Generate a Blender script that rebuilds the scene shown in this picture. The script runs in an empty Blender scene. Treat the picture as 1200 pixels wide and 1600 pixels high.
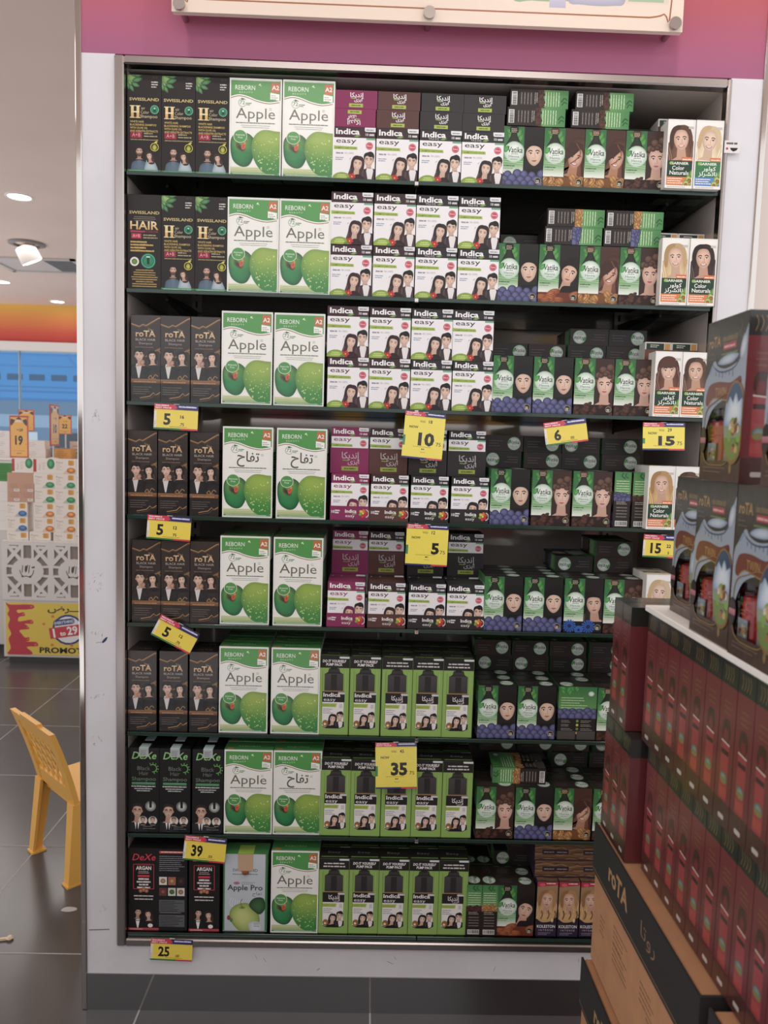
import bpy, math, random
import numpy as np
from mathutils import Vector, Matrix

random.seed(7)
SC = bpy.context.scene
COL = SC.collection

# ------------------------------------------------------------------ camera, world, lights, exposure
CAMZ, CAMY, FPX = 1.361, -1.7, 1180.0
def _axes(p, y, r):
    p, y, r = map(math.radians, (p, y, r))
    f = np.array([math.sin(y)*math.cos(p), math.cos(y)*math.cos(p), -math.sin(p)])
    rt = np.array([math.cos(y), -math.sin(y), 0.0]); up = np.cross(rt, f)
    return math.cos(r)*rt+math.sin(r)*up, -math.sin(r)*rt+math.cos(r)*up, f
RT, UP, FW = _axes(5.133, 1.206, 1.669)
cam = bpy.data.cameras.new('camera'); camo = bpy.data.objects.new('camera', cam); COL.objects.link(camo)
cam.sensor_fit = 'VERTICAL'; cam.sensor_height = 36.0; cam.lens = 36.0*FPX/1600.0
cam.dof.use_dof = True; cam.dof.focus_distance = 1.78; cam.dof.aperture_fstop = 6.0
cam.clip_start = 0.05; cam.clip_end = 100
camo.matrix_world = Matrix(((RT[0], UP[0], -FW[0], 0), (RT[1], UP[1], -FW[1], CAMY), (RT[2], UP[2], -FW[2], CAMZ), (0, 0, 0, 1)))
SC.camera = camo
SC.view_settings.view_transform = 'Standard'; SC.view_settings.look = 'None'
SC.view_settings.gamma = 1.0; SC.view_settings.use_curve_mapping = False
SC.view_settings.exposure = 0.0
W = bpy.data.worlds.new('world'); SC.world = W; W.use_nodes = True
W.node_tree.nodes['Background'].inputs[0].default_value = (0.985, 0.982, 1.0, 1)
W.node_tree.nodes['Background'].inputs[1].default_value = 1.38
CEIL = 3.0
def area(name, loc, size, power, col=(1, 0.955, 0.92), rot=(0, 0, 0), spread=180):
    l = bpy.data.lights.new(name, 'AREA'); l.shape = 'DISK' if isinstance(size, float) else 'RECTANGLE'
    if isinstance(size, float): l.size = size
    else: l.size, l.size_y = size
    l.energy = power; l.color = col; l.spread = math.radians(spread)
    o = bpy.data.objects.new(name, l); COL.objects.link(o); o.location = loc; o.rotation_euler = rot
    return o
# ceiling luminaires of the aisle in front of the shelves (their fittings are built below)
WASH = [(-0.72, -0.62), (0.45, -0.72), (1.45, -1.0)]
for i, (x, y) in enumerate(WASH):
    area('wash_lamp', (x, y, CEIL-0.03), 0.14, 2.5, rot=(math.radians(16), 0, 0), spread=150)
area('aisle_lamp', (0.1, -1.9, CEIL-0.03), (1.6, 0.6), 12, rot=(math.radians(18), 0, 0))
area('aisle_lamp', (-2.4, 1.2, CEIL-0.03), (1.2, 1.2), 14)
area('aisle_lamp', (-3.2, 5.2, CEIL-0.03), (2.0, 2.0), 40)
area('mall_lamp', (-4.5, 11.5, 4.3), (5.0, 2.0), 300, col=(0.75, 0.88, 1.0), rot=(math.radians(-35), 0, 0))

# ------------------------------------------------------------------ helpers
def at(px, py, Y):
    d = RT*(px-600)/FPX - UP*(py-800)/FPX + FW
    t = (Y-CAMY)/d[1]
    return Vector((d[0]*t, Y, CAMZ+d[2]*t))
def solveX(px, Y, z):
    k = px-600; c = np.array([0, Y-CAMY, z-CAMZ])
    return float((k*(c@FW)-FPX*(c@RT))/(RT[0]*FPX-k*FW[0]))

def lin(c):
    c = c/255.0
    return c/12.92 if c <= 0.04045 else ((c+0.055)/1.055)**2.4
_cc = {}
def C(h):
    if isinstance(h, tuple): return h
    if h not in _cc:
        s = h.lstrip('#')
        if len(s) == 3: s = ''.join(x*2 for x in s)
        c = [lin(int(s[i:i+2], 16)) for i in (0, 2, 4)]; g = .3*c[0]+.59*c[1]+.11*c[2]
        _cc[h] = tuple((g+(v-g)*.87)*.97+.007 for v in c)     # every colour greyed and its black lifted: haze painted into the colours
    return _cc[h]
def mul(c, k): return tuple(min(1, x*k) for x in C(c))
def mix(a, b, t):
    a, b = C(a), C(b); t = max(0, min(1, t))
    return tuple(x+(y-x)*t for x, y in zip(a, b))

MATS = {}
def mat(name, rough=0.5, metal=0.0, col=None, spec=0.5, coat=0.0, bump=None, emit=None):
    m = bpy.data.materials.new(name); m.use_nodes = True; nt = m.node_tree; b = nt.nodes['Principled BSDF']
    b.inputs['Roughness'].default_value = rough; b.inputs['Metallic'].default_value = metal
    b.inputs['Specular IOR Level'].default_value = spec; b.inputs['Coat Weight'].default_value = coat
    b.inputs['Coat Roughness'].default_value = 0.12
    if col is None:
        a = nt.nodes.new('ShaderNodeAttribute'); a.attribute_name = 'print'
        nt.links.new(a.outputs['Color'], b.inputs['Base Color'])
    else:
        b.inputs['Base Color'].default_value = (*C(col), 1)
    if bump:
        sc, st, di = bump
        n = nt.nodes.new('ShaderNodeTexNoise'); n.inputs['Scale'].default_value = sc; n.inputs['Detail'].default_value = 3
        t = nt.nodes.new('ShaderNodeTexCoord'); nt.links.new(t.outputs['Object'], n.inputs['Vector'])
        u = nt.nodes.new('ShaderNodeBump'); u.inputs['Strength'].default_value = st; u.inputs['Distance'].default_value = di
        nt.links.new(n.outputs['Fac'], u.inputs['Height']); nt.links.new(u.outputs['Normal'], b.inputs['Normal'])
    if emit:
        b.inputs['Emission Color'].default_value = (*C(emit[0]), 1); b.inputs['Emission Strength'].default_value = emit[1]
    MATS[name] = m
    return m
mat('printed_card', 0.42, spec=0.35, bump=(30, 0.10, 0.002))
mat('printed_film', 0.24, spec=0.5, coat=0.25, bump=(45, 0.25, 0.003))
mat('printed_matte', 0.7, spec=0.25)
mat('plastic', 0.38, spec=0.4)
mat('gloss_plastic', 0.15, spec=0.5)
mat('chrome', 0.09, 1.0, '#cfc8c2')
mat('brushed_steel', 0.26, 1.0, '#b5aca8', bump=(60, 0.05, 0.001))
mat('mirror_plinth', 0.06, 1.0, '#a9a7a8')
mat('mirror_back', 0.07, 0.35, '#d5c9c2')
mat('side_steel', 0.33, 0.2, '#c4b8b1')
mat('dark_metal', 0.4, 0.8, '#2a2a2c')
mat('wall_paint', 0.45, spec=0.4)
def speckle(name, base, amt, scale, rough, spec=0.4):
    m = mat(name, rough, 0, base, spec); nt = m.node_tree; b = nt.nodes['Principled BSDF']
    t = nt.nodes.new('ShaderNodeTexCoord'); n = nt.nodes.new('ShaderNodeTexNoise'); r = nt.nodes.new('ShaderNodeValToRGB')
    n.inputs['Scale'].default_value = scale; n.inputs['Detail'].default_value = 5
    r.color_ramp.elements[0].position = 0.3; r.color_ramp.elements[1].position = 0.7
    r.color_ramp.elements[0].color = (*mul(base, 1-amt), 1); r.color_ramp.elements[1].color = (*mul(base, 1+amt), 1)
    nt.links.new(t.outputs['Object'], n.inputs['Vector']); nt.links.new(n.outputs['Fac'], r.inputs['Fac'])
    nt.links.new(r.outputs['Color'], b.inputs['Base Color'])
    return m
speckle('white_laminate', '#dddbe0', 0.05, 6, 0.32)
speckle('ceiling_paint', '#d6bdb0', 0.03, 2, 0.8)
speckle('floor_tile', '#4e4b4c', 0.12, 2.5, 0.22, 0.5)
speckle('cardboard', '#bd855a', 0.07, 25, 0.75, 0.2)
speckle('foam_board', '#efe9e4', 0.03, 8, 0.6)
mat('grout', 0.8, 0, '#a9a5a4')
mat('lamp_glow', 0.5, 0, '#ffffff', emit=('#fff6ea', 9.0))

def glassmat(name, tint, ior=1.45, rough=0.02):
    m = bpy.data.materials.new(name); m.use_nodes = True; nt = m.node_tree; nt.nodes.clear()
    o = nt.nodes.new('ShaderNodeOutputMaterial'); mx = nt.nodes.new('ShaderNodeMixShader')
    f = nt.nodes.new('ShaderNodeFresnel'); f.inputs['IOR'].default_value = ior
    t = nt.nodes.new('ShaderNodeBsdfTransparent'); t.inputs['Color'].default_value = (*C(tint), 1)
    g = nt.nodes.new('ShaderNodeBsdfGlossy'); g.inputs['Roughness'].default_value = rough
    nt.links.new(f.outputs[0], mx.inputs[0]); nt.links.new(t.outputs[0], mx.inputs[1]); nt.links.new(g.outputs[0], mx.inputs[2])
    nt.links.new(mx.outputs[0], o.inputs[0]); MATS[name] = m
    return m
glassmat('shelf_glass', '#cfe2d8')
glassmat('window_glass', '#e2ecf2')
glassmat('clear_film', '#f4f4f4', 1.35)
mat('glass_edge', 0.12, 0, '#17352a', spec=0.6)

# ------------------------------------------------------------------ vector artwork -> mesh
_txt = {}
def text_mesh(s, bold):
    k = (s, bold)
    if k not in _txt:
        c = bpy.data.curves.new('t', 'FONT'); c.body = s; c.resolution_u = 2; c.offset = bold
        o = bpy.data.objects.new('t', c); me = bpy.data.meshes.new_from_object(o)
        vs = [(v.co.x, v.co.y) for v in me.vertices]; fs = [tuple(p.vertices) for p in me.polygons]
        bpy.data.objects.remove(o); bpy.data.curves.remove(c); bpy.data.meshes.remove(me)
        _txt[k] = (vs, fs)
    return _txt[k]

def smooth(pts, n=5, closed=True):
    out = []; N = len(pts); rng = range(N) if closed else range(N-1)
    for i in rng:
        p = [pts[(i+j-1) % N] if closed else pts[max(0, min(N-1, i+j-1))] for j in range(4)]
        for k in range(n):
            t = k/n
            out.append(tuple(0.5*((2*p[1][a])+(-p[0][a]+p[2][a])*t+(2*p[0][a]-5*p[1][a]+4*p[2][a]-p[3][a])*t*t+(-p[0][a]+3*p[1][a]-3*p[2][a]+p[3][a])*t**3) for a in (0, 1)))
    if not closed: out.append(pts[-1])
    return out

class Art:
    """Flat printed artwork of one face, millimetres, origin at the lower left corner, clipped to the face."""
    def __init__(s, w, h): s.w, s.h, s.P, s.L, s.T = w, h, [], 0, [(0, 0, 1, 0, 1)]
    def push(s, x, y, k=1, rot=0, fx=1): s.T.append((x, y, k, math.radians(rot), fx))
    def pop(s): s.T.pop()
    def tr(s, p):
        x, y = p
        for (tx, ty, k, r, fx) in reversed(s.T):
            x *= fx; x, y = tx+k*(x*math.cos(r)-y*math.sin(r)), ty+k*(x*math.sin(r)+y*math.cos(r))
        return x, y
    def _clip(s, poly):
        for ax, lim, sg in ((0, 0, 1), (0, s.w, -1), (1, 0, 1), (1, s.h, -1)):
            if not poly: return poly
            if all((q[0][ax]-lim)*sg >= 0 for q in poly): continue
            out = []
            for i in range(len(poly)):
                a, b = poly[i], poly[(i+1) % len(poly)]
                da, db = (a[0][ax]-lim)*sg, (b[0][ax]-lim)*sg
                if da >= 0: out.append(a)
                if (da >= 0) != (db >= 0):
                    t = da/(da-db)
                    out.append((tuple(u+(v-u)*t for u, v in zip(a[0], b[0])), tuple(u+(v-u)*t for u, v in zip(a[1], b[1]))))
            poly = out
        return poly
    def raw(s, pts, cols):
        q = s._clip([(s.tr(p), c) for p, c in zip(pts, cols)])
        if len(q) >= 3: s.P.append((s.L, q))
    def poly(s, pts, c, new=True):
        if new: s.L += 1
        c = C(c); s.raw(pts, [c]*len(pts))
    def rect(s, x, y, w, h, c, top=None):
        s.L += 1; a = C(c); b = C(top) if top else a
        s.raw([(x, y), (x+w, y), (x+w, y+h), (x, y+h)], [a, a, b, b])
    def rrect(s, x, y, w, h, r, c):
        pts = []
        for cx, cy, a0 in ((x+w-r, y+r, -90), (x+w-r, y+h-r, 0), (x+r, y+h-r, 90), (x+r, y+r, 180)):
            for k in range(4):
                a = math.radians(a0+k*30); pts.append((cx+r*math.cos(a), cy+r*math.sin(a)))
        s.poly(pts, c)
    def star(s, pts, cen, cfun, rings=3):
        """star-shaped outline filled with rings, coloured by cfun(t, (x, y)): t = 0 centre .. 1 edge"""
        s.L += 1; n = len(pts); prev = [cen]*n; pc = [C(cfun(0, cen))]*n
        for r in range(1, rings+1):
            t = r/rings; cur = [(cen[0]+(p[0]-cen[0])*t, cen[1]+(p[1]-cen[1])*t) for p in pts]; cc = [C(cfun(t, p)) for p in cur]
            for i in range(n):
                j = (i+1) % n
                if r == 1: s.raw([cen, cur[i], cur[j]], [pc[0], cc[i], cc[j]])
                else: s.raw([prev[i], cur[i], cur[j], prev[j]], [pc[i], cc[i], cc[j], pc[j]])
            prev, pc = cur, cc
    def ell(s, cx, cy, rx, ry, c, edge=None, n=18, off=(0, 0), rot=0):
        r = math.radians(rot); pts = []
        for i in range(n):
            a = 2*math.pi*i/n; x, y = rx*math.cos(a), ry*math.sin(a)
            pts.append((cx+x*math.cos(r)-y*math.sin(r), cy+x*math.sin(r)+y*math.cos(r)))
        if edge is None: s.poly(pts, c)
        else: s.star(pts, (cx+off[0]*rx, cy+off[1]*ry), lambda t, p: mix(c, edge, t*t))
    def ring(s, cx, cy, r, w, c, n=24, a0=0, a1=360):
        s.L += 1; c = C(c)
        for i in range(n):
            a, b = (math.radians(a0+(a1-a0)*(i+k)/n) for k in (0, 1))
            s.raw([(cx+r*math.cos(a), cy+r*math.sin(a)), (cx+r*math.cos(b), cy+r*math.sin(b)), (cx+(r-w)*math.cos(b), cy+(r-w)*math.sin(b)), (cx+(r-w)*math.cos(a), cy+(r-w)*math.sin(a))], [c]*4)
    def blob(s, pts, c, edge=None, cen=None, n=4):
        q = smooth(pts, n)
        if edge is None: s.poly(q, c)
        else:
            cen = cen or (sum(p[0] for p in pts)/len(pts), sum(p[1] for p in pts)/len(pts))
            s.star(q, cen, lambda t, p: mix(c, edge, t*t))
    def line(s, pts, w, c, sm=False, w2=None):
        if sm: pts = smooth(pts, 5, False)
        s.L += 1; c = C(c); n = len(pts); L, R = [], []
        for i, p in enumerate(pts):
            a, b = pts[max(0, i-1)], pts[min(n-1, i+1)]
            d = math.hypot(b[0]-a[0], b[1]-a[1]) or 1; k = (w if w2 is None else w+(w2-w)*i/(n-1))/2
            nx, ny = -(b[1]-a[1])/d*k, (b[0]-a[0])/d*k
            L.append((p[0]+nx, p[1]+ny)); R.append((p[0]-nx, p[1]-ny))
        for i in range(n-1): s.raw([R[i], R[i+1], L[i+1], L[i]], [c]*4)
    def text(s, t, x, y, h, c, w=None, al='l', bold=0.0, shear=0, rot=0, top=None):
        """h = cap height; w = forced width; al = l, c, r"""
        vs, fs = text_mesh(t, bold)
        if not vs: return
        x0, x1 = min(v[0] for v in vs), max(v[0] for v in vs)
        k = h/0.69; kx = w/(x1-x0) if w else k; W_ = (x1-x0)*kx
        ox = x-(0 if al == 'l' else W_/2 if al == 'c' else W_)
        s.L += 1; c = C(c); c2 = C(top) if top else c
        s.push(ox, y, 1, rot)
        for f in fs:
            pts = [((vs[i][0]-x0)*kx+vs[i][1]*k*shear, vs[i][1]*k) for i in f]
            s.raw(pts, [mix(c, c2, p[1]/h) for p in pts] if top else [c]*len(pts))
        s.pop()
    def dashes(s, x, y, w, n, pitch, th, c, al='l', seed=1, fill=0.85):
        """n lines of print too small to read"""
        r = random.Random(seed+int(x*7+y*13)); s.L += 1; c = C(c)
        for i in range(n):
            W_ = w*(0.6+0.4*r.random()) if n > 1 else w
            xx = x if al == 'l' else x+(w-W_)/2; e = xx+W_; yy = y-i*pitch
            while xx < e-0.4:
                k = min(e-xx, th*(1.2+3.5*r.random()))
                s.raw([(xx, yy), (xx+k, yy), (xx+k, yy+th*(0.75+0.4*r.random())), (xx, yy+th)], [c]*4)
                xx += k+th*(1.0-fill)*4*0.6

AR = {'indica': '\ufe8e\ufedc\ufef3\ufeaa\ufee7\ufe87', 'easy': '\ufeef\ufeb0\ufef3\ufe8d', 'apple': '\ufea1\ufe8e\ufed4\ufe97', 'rota': '\ufe8e\ufe97\ufeed\ufead',
      'color': '\ufead\ufeee\ufedf\ufeee\ufedb', 'natural': '\ufeb0\ufedf\ufeae\ufeb8\ufe97\ufe8e\ufee7', 'sale': '\ufebd\ufeae\u0640\u0640\u0640\u0640\u0640\u0640\u0640\u0640\u0640'}

STEP = 1.1e-5
class MB:
    def __init__(s): s.v, s.f, s.c, s.m = [], [], [], []
    def face(s, pts, col, m=0):
        b = len(s.v); s.v.extend(tuple(p) for p in pts); s.f.append(tuple(range(b, b+len(pts))))
        s.c.append([C(x) for x in col] if isinstance(col, list) else [C(col)]*len(pts)); s.m.append(m)
    def mesh(s, vs, fs, col, m=0):
        b = len(s.v); s.v.extend(tuple(p) for p in vs); col = C(col)
        for f in fs: s.f.append(tuple(b+i for i in f)); s.c.append([col]*len(f)); s.m.append(m)
    def box(s, a, b, col, ch=0.0, m=0, faces={}, fm={}):
        """box from a to b, edges chamfered by ch; faces: colour by side x- x+ y- y+ z- z+"""
        (x0, y0, z0), (x1, y1, z1) = a, b
        ch = min(ch, (x1-x0)/3, (y1-y0)/3, (z1-z0)/3); vs, idx = [], {}
        for i in (0, 1):
            for j in (0, 1):
                for k in (0, 1):
                    for ax in range(3):
                        p = [x1 if i else x0, y1 if j else y0, z1 if k else z0]
                        for a2, q in enumerate((i, j, k)):
                            if a2 != ax: p[a2] += -ch if q else ch
                        idx[(i, j, k, ax)] = len(vs); vs.append(p)
        base = len(s.v); s.v.extend(tuple(p) for p in vs)
        def add(f, c, mm=m):
            p = [Vector(vs[i]) for i in f]; cen = Vector(((x0+x1)/2, (y0+y1)/2, (z0+z1)/2))
            n = (p[1]-p[0]).cross(p[2]-p[0])
            if n.dot(sum(p, Vector())/len(p)-cen) < 0: f = f[::-1]
            s.f.append(tuple(base+i for i in f)); s.c.append([C(c)]*len(f)); s.m.append(mm)
        for ax in range(3):
            for sd in (0, 1):
                f = []
                for (u, v) in ((0, 0), (1, 0), (1, 1), (0, 1)):
                    q = [0, 0, 0]; q[ax] = sd; o = [t for t in range(3) if t != ax]; q[o[0]], q[o[1]] = u, v
                    f.append(idx[(*q, ax)])
                nm = 'xyz'[ax]+'-+'[sd]; add(f, faces.get(nm, col), fm.get(nm, m))
        if ch > 0:
            for ax in range(3):
                o = [t for t in range(3) if t != ax]
                for u in (0, 1):
                    for v in (0, 1):
                        q0, q1 = [0]*3, [0]*3; q0[o[0]] = q1[o[0]] = u; q0[o[1]] = q1[o[1]] = v; q1[ax] = 1
                        nm = 'xyz'[o[0]]+'-+'[u]
                        add([idx[(*q0, o[0])], idx[(*q1, o[0])], idx[(*q1, o[1])], idx[(*q0, o[1])]], faces.get(nm, col), fm.get(nm, m))
            for i in (0, 1):
                for j in (0, 1):
                    for k in (0, 1): add([idx[(i, j, k, t)] for t in range(3)], col)
    def art(s, A, o, U, V, m=0, k=0.001):
        """lay artwork A on the plane at o spanned by unit vectors U, V"""
        o, U, V = Vector(o), Vector(U), Vector(V); N = U.cross(V)
        for L, q in A.P:
            b = len(s.v); off = o+N*(2e-5+STEP*L)
            s.v.extend(tuple(off+U*(p[0]*k)+V*(p[1]*k)) for p, _ in q)
            s.f.append(tuple(range(b, b+len(q)))); s.c.append([c for _, c in q]); s.m.append(m)
    def lathe(s, prof, n=16, cen=(0, 0, 0), cols=None, col='#888', m=0, caps=True):
        b = len(s.v); r = len(prof)
        for (rad, z) in prof:
            for i in range(n):
                a = 2*math.pi*i/n; s.v.append((cen[0]+rad*math.cos(a), cen[1]+rad*math.sin(a), cen[2]+z))
        for j in range(r-1):
            c = C(cols[j]) if cols else C(col)
            for i in range(n):
                i2 = (i+1) % n; s.f.append((b+j*n+i, b+j*n+i2, b+(j+1)*n+i2, b+(j+1)*n+i)); s.c.append([c]*4); s.m.append(m)
        if caps:
            s.f.append(tuple(b+i for i in range(n))[::-1]); s.c.append([C(cols[0] if cols else col)]*n); s.m.append(m)
            s.f.append(tuple(b+(r-1)*n+i for i in range(n))); s.c.append([C(cols[-1] if cols else col)]*n); s.m.append(m)
    def tube(s, a, b, r, n=10, col='#888', m=0):
        a, b = Vector(a), Vector(b); d = (b-a).normalized(); u = d.orthogonal().normalized(); w = d.cross(u); base = len(s.v); c = C(col)
        for p in (a, b):
            for i in range(n):
                t = 2*math.pi*i/n; s.v.append(tuple(p+u*(r*math.cos(t))+w*(r*math.sin(t))))
        for i in range(n):
            j = (i+1) % n; s.f.append((base+i, base+j, base+n+j, base+n+i)); s.c.append([c]*4); s.m.append(m)
        for k in (0, n): s.f.append(tuple(base+k+i for i in range(n))); s.c.append([c]*n); s.m.append(m)
    def sweep(s, A, B, col, m=0):
        """prism between two closed outlines A and B (lists of points)"""
        b = len(s.v); n = len(A); s.v.extend(tuple(p) for p in A); s.v.extend(tuple(p) for p in B); c = C(col)
        for i in range(n):
            j = (i+1) % n; s.f.append((b+i, b+j, b+n+j, b+n+i)); s.c.append([c]*4); s.m.append(m)
        s.f.append(tuple(range(b, b+n))[::-1]); s.c.append([c]*n); s.m.append(m)
        s.f.append(tuple(range(b+n, b+2*n))); s.c.append([c]*n); s.m.append(m)
    def data(s, name, mats, smooth_=False):
        me = bpy.data.meshes.new(name); me.from_pydata(s.v, [], s.f)
        if s.f:
            a = me.color_attributes.new('print', 'FLOAT_COLOR', 'CORNER')
            flat = np.array([(*c, 1.0) for f in s.c for c in f], dtype=np.float32).ravel()
            a.data.foreach_set('color', flat); me.polygons.foreach_set('material_index', np.array(s.m, dtype=np.int32))
            if smooth_: me.polygons.foreach_set('use_smooth', [True]*len(s.f))
        for x in ([mats] if isinstance(mats, str) else mats): me.materials.append(MATS[x])
        me.update(); return me
    def build(s, name, mats, parent=None, smooth_=False, bevel=0):
        o = bpy.data.objects.new(name, s.data(name, mats, smooth_)); COL.objects.link(o)
        if parent is not None: o.parent = parent
        if bevel:
            b = o.modifiers.new('bevel', 'BEVEL'); b.width = bevel; b.segments = 2; b.limit_method = 'ANGLE'
        return o

def tag(o, label=None, cat=None, group=None, kind=None):
    if label: o['label'] = label
    if cat: o['category'] = cat
    if group: o['group'] = group
    if kind: o['kind'] = kind
    return o
def empty(name, loc=(0, 0, 0), rz=0.0):
    o = bpy.data.objects.new(name, None); COL.objects.link(o); o.location = loc; o.rotation_euler = (0, 0, rz); o.empty_display_size = 0.05
    return o
def struct(o, label=None): return tag(o, label=label, kind='structure')
ORD = ['first', 'second', 'third', 'fourth', 'fifth', 'sixth', 'seventh', 'eighth', 'ninth', 'tenth', 'eleventh', 'twelfth', 'thirteenth', 'fourteenth', 'fifteenth', 'sixteenth']

# ------------------------------------------------------------------ portraits printed on the packs
def head(a, cx, cy, fh, skin='#dba98c', hair='#1b1614', style='long', rot=0, fx=1, cloth=None, smile=False, lips='#b5565a', hair2=None, neck=True):
    """a head printed at (cx, cy), face height fh; style: long hood curly sweep straight wavy bangs man beard glasses"""
    a.push(cx, cy, fh, rot, fx)
    h2 = hair2 or mul(hair, 1.7); sk = C(skin); dk = mul(skin, 0.62)
    man = style in ('man', 'beard', 'glasses', 'wave')
    if style == 'long':
        a.blob([(0, .72), (.42, .58), (.56, .1), (.62, -.5), (.72, -1.25), (.3, -1.45), (-.3, -1.45), (-.72, -1.25), (-.62, -.5), (-.56, .1), (-.42, .58)], h2, hair)
    elif style == 'straight':
        a.blob([(-.05, .7), (.4, .55), (.5, .0), (.48, -.7), (.1, -1.2), (-.55, -1.2), (-.75, -.6), (-.62, .1), (-.42, .55)], h2, hair)
    elif style == 'hood':
        a.blob([(.0, .85), (.5, .7), (.75, .1), (.75, -.8), (.5, -1.5), (-.5, -1.5), (-.72, -.9), (-.5, -.1), (-.38, .55)], h2, hair)
    elif style == 'curly':
        a.blob([(-.3, .62), (-.1, .92), (.3, 1.0), (.62, .8), (.75, .35), (.62, -.05), (.4, -.3), (-.2, -.2), (-.42, .2)], h2, hair)
        for (x, y, r) in ((-.32, .5, .2), (-.1, .78, .22), (.25, .9, .22), (.55, .7, .22), (.66, .3, .2), (.56, 0, .16), (-.4, .22, .13), (.1, .6, .2), (.42, .42, .2)):
            a.ell(x, y, r, r*.9, mix(h2, '#a87a60', .35), hair, n=10, off=(-.3, .4))
    elif style == 'sweep':
        a.blob([(-.5, .5), (-.2, 1.0), (.4, 1.05), (.75, .6), (.8, -.2), (.95, -1.0), (.55, -1.5), (.2, -1.0), (-.45, -.6), (-.7, -1.0), (-.78, -.3)], h2, hair)
    elif style in ('wavy', 'bangs'):
        a.blob([(0, .75), (.42, .6), (.58, .15), (.55, -.3), (.78, -.75), (.7, -1.25), (.85, -1.8), (.3, -2.0), (-.3, -2.0), (-.85, -1.8), (-.68, -1.25), (-.8, -.7), (-.56, -.3), (-.58, .15), (-.42, .6)], h2, hair)
        for k in range(5):
            for sd in (-1, 1):
                x = sd*(.5+.06*k)
                a.line([(x*.8, .3-.1*k), (x*1.05, -.4), (x*.9, -.9), (x*1.2, -1.5-.05*k)], .07, mix(h2, '#ffffff', .06) if k % 2 else mix(hair, h2, .45), True)
    if neck:
        a.poly([(-.2, -.3), (.2, -.3), (.24, -.8), (.5, -.95), (-.5, -.95), (-.24, -.8)], mul(skin, .78))
    if cloth:
        a.blob([(-.22, -.72), (0, -.95), (.22, -.72), (.8, -1.0), (1.05, -1.5), (1.15, -2.6), (-1.15, -2.6), (-1.05, -1.5), (-.8, -1.0)], mul(cloth, 1.25), cloth)
    a.star(smooth([(0, .52), (.26, .44), (.375, .15), (.345, -.12), (.22, -.38), (0, -.52), (-.22, -.38), (-.345, -.12), (-.375, .15), (-.26, .44)], 3), (.02, .05), lambda t, p: mix(mix(sk, '#ffe6d6', .25), dk, t**3*.75+max(0, -p[0])*.35), rings=3)
    if man:
        for sd in (-1, 1): a.ell(sd*.38, 0, .06, .12, mul(skin, .75))
    for sd in (-1, 1):
        a.line([(sd*.27, .13), (sd*.17, .19), (sd*.07, .15)], .045 if not man else .06, mul(hair, .9) if max(C(hair)) < .1 else '#6a4a34', True)
        a.ell(sd*.165, .05, .082, .036, '#efe6e0', n=10); a.ell(sd*.165+.01, .05, .036, .036, '#2a1c18', n=8)
        a.line([(sd*.255, .055), (sd*.165, .092), (sd*.08, .05)], .02, '#2a1a16', True)
    a.line([(.03, .05), (.055, -.1), (.04, -.16)], .03, mul(skin, .7)); a.ell(0, -.155, .085, .035, mul(skin, .72), n=10); a.ell(.0, -.125, .05, .05, mul(skin, 1.06), n=10)
    if smile:
        a.blob([(-.16, -.24), (0, -.25), (.16, -.24), (.08, -.335), (-.08, -.335)], '#a5494c'); a.blob([(-.12, -.25), (0, -.262), (.12, -.25), (.06, -.305), (-.06, -.305)], '#f4efe9')
    else:
        a.blob([(-.13, -.275), (-.04, -.245), (0, -.255), (.04, -.245), (.13, -.275), (0, -.345)], lips if not man else mul(skin, .66)); a.line([(-.12, -.28), (0, -.285), (.12, -.28)], .014, mul(skin, .4))
    # hair over the brow
    if style == 'long':
        for sd in (-1, 1):
            for q in range(3): a.line([(sd*(.42+.05*q), .3-.1*q), (sd*(.5+.04*q), -.4), (sd*(.55+.06*q), -1.1)], .035, mix(h2, '#8a6f66', .35), True)
    if style in ('long', 'straight', 'wavy'):
        if style != 'wavy': a.blob([(-.42, .15), (-.3, .36), (-.05, .42), (.3, .34), (.42, .15), (.46, .5), (0, .74), (-.46, .5)], hair)
        a.blob([(-.02, .6), (-.2, .5), (-.36, .2), (-.4, -.3), (-.56, -.4), (-.58, .2), (-.42, .62), (-.1, .75)], hair); a.blob([(-.02, .6), (.2, .5), (.36, .2), (.4, -.3), (.56, -.4), (.58, .2), (.42, .62), (.1, .75)], mix(hair, h2, .3))
    elif style == 'bangs':
        a.blob([(-.4, .6), (0, .78), (.4, .6), (.44, .0), (.36, .16), (.2, .2), (0, .17), (-.2, .2), (-.36, .16), (-.44, .0)], mix(hair, h2, .3))
    elif style == 'hood':
        a.blob([(-.4, .55), (.0, .86), (.45, .7), (.52, .0), (.44, -.5), (.42, .0), (.31, .27), (.1, .38), (-.15, .37), (-.33, .2), (-.4, .0)], hair)
    elif style == 'curly':
        for (x, y, r) in ((-.2, .5, .15), (.02, .56, .15), (.24, .46, .15), (.36, .24, .11)): a.ell(x, y, r, r*.8, mix(h2, '#a87a60', .25), hair, n=10, off=(-.3, .4))
    elif style == 'sweep':
        a.blob([(-.5, .55), (-.1, .8), (.3, .72), (.1, .4), (-.12, .12), (-.34, -.1), (-.5, -.5), (-.62, -.1)], hair); a.line([(-.1, .75), (.2, .35), (.1, .0), (-.2, -.3)], .05, h2, True); a.line([(.1, .75), (.4, .3), (.42, -.3), (.6, -.9)], .12, hair, True)
    elif style in ('man', 'beard', 'wave', 'glasses'):
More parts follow.
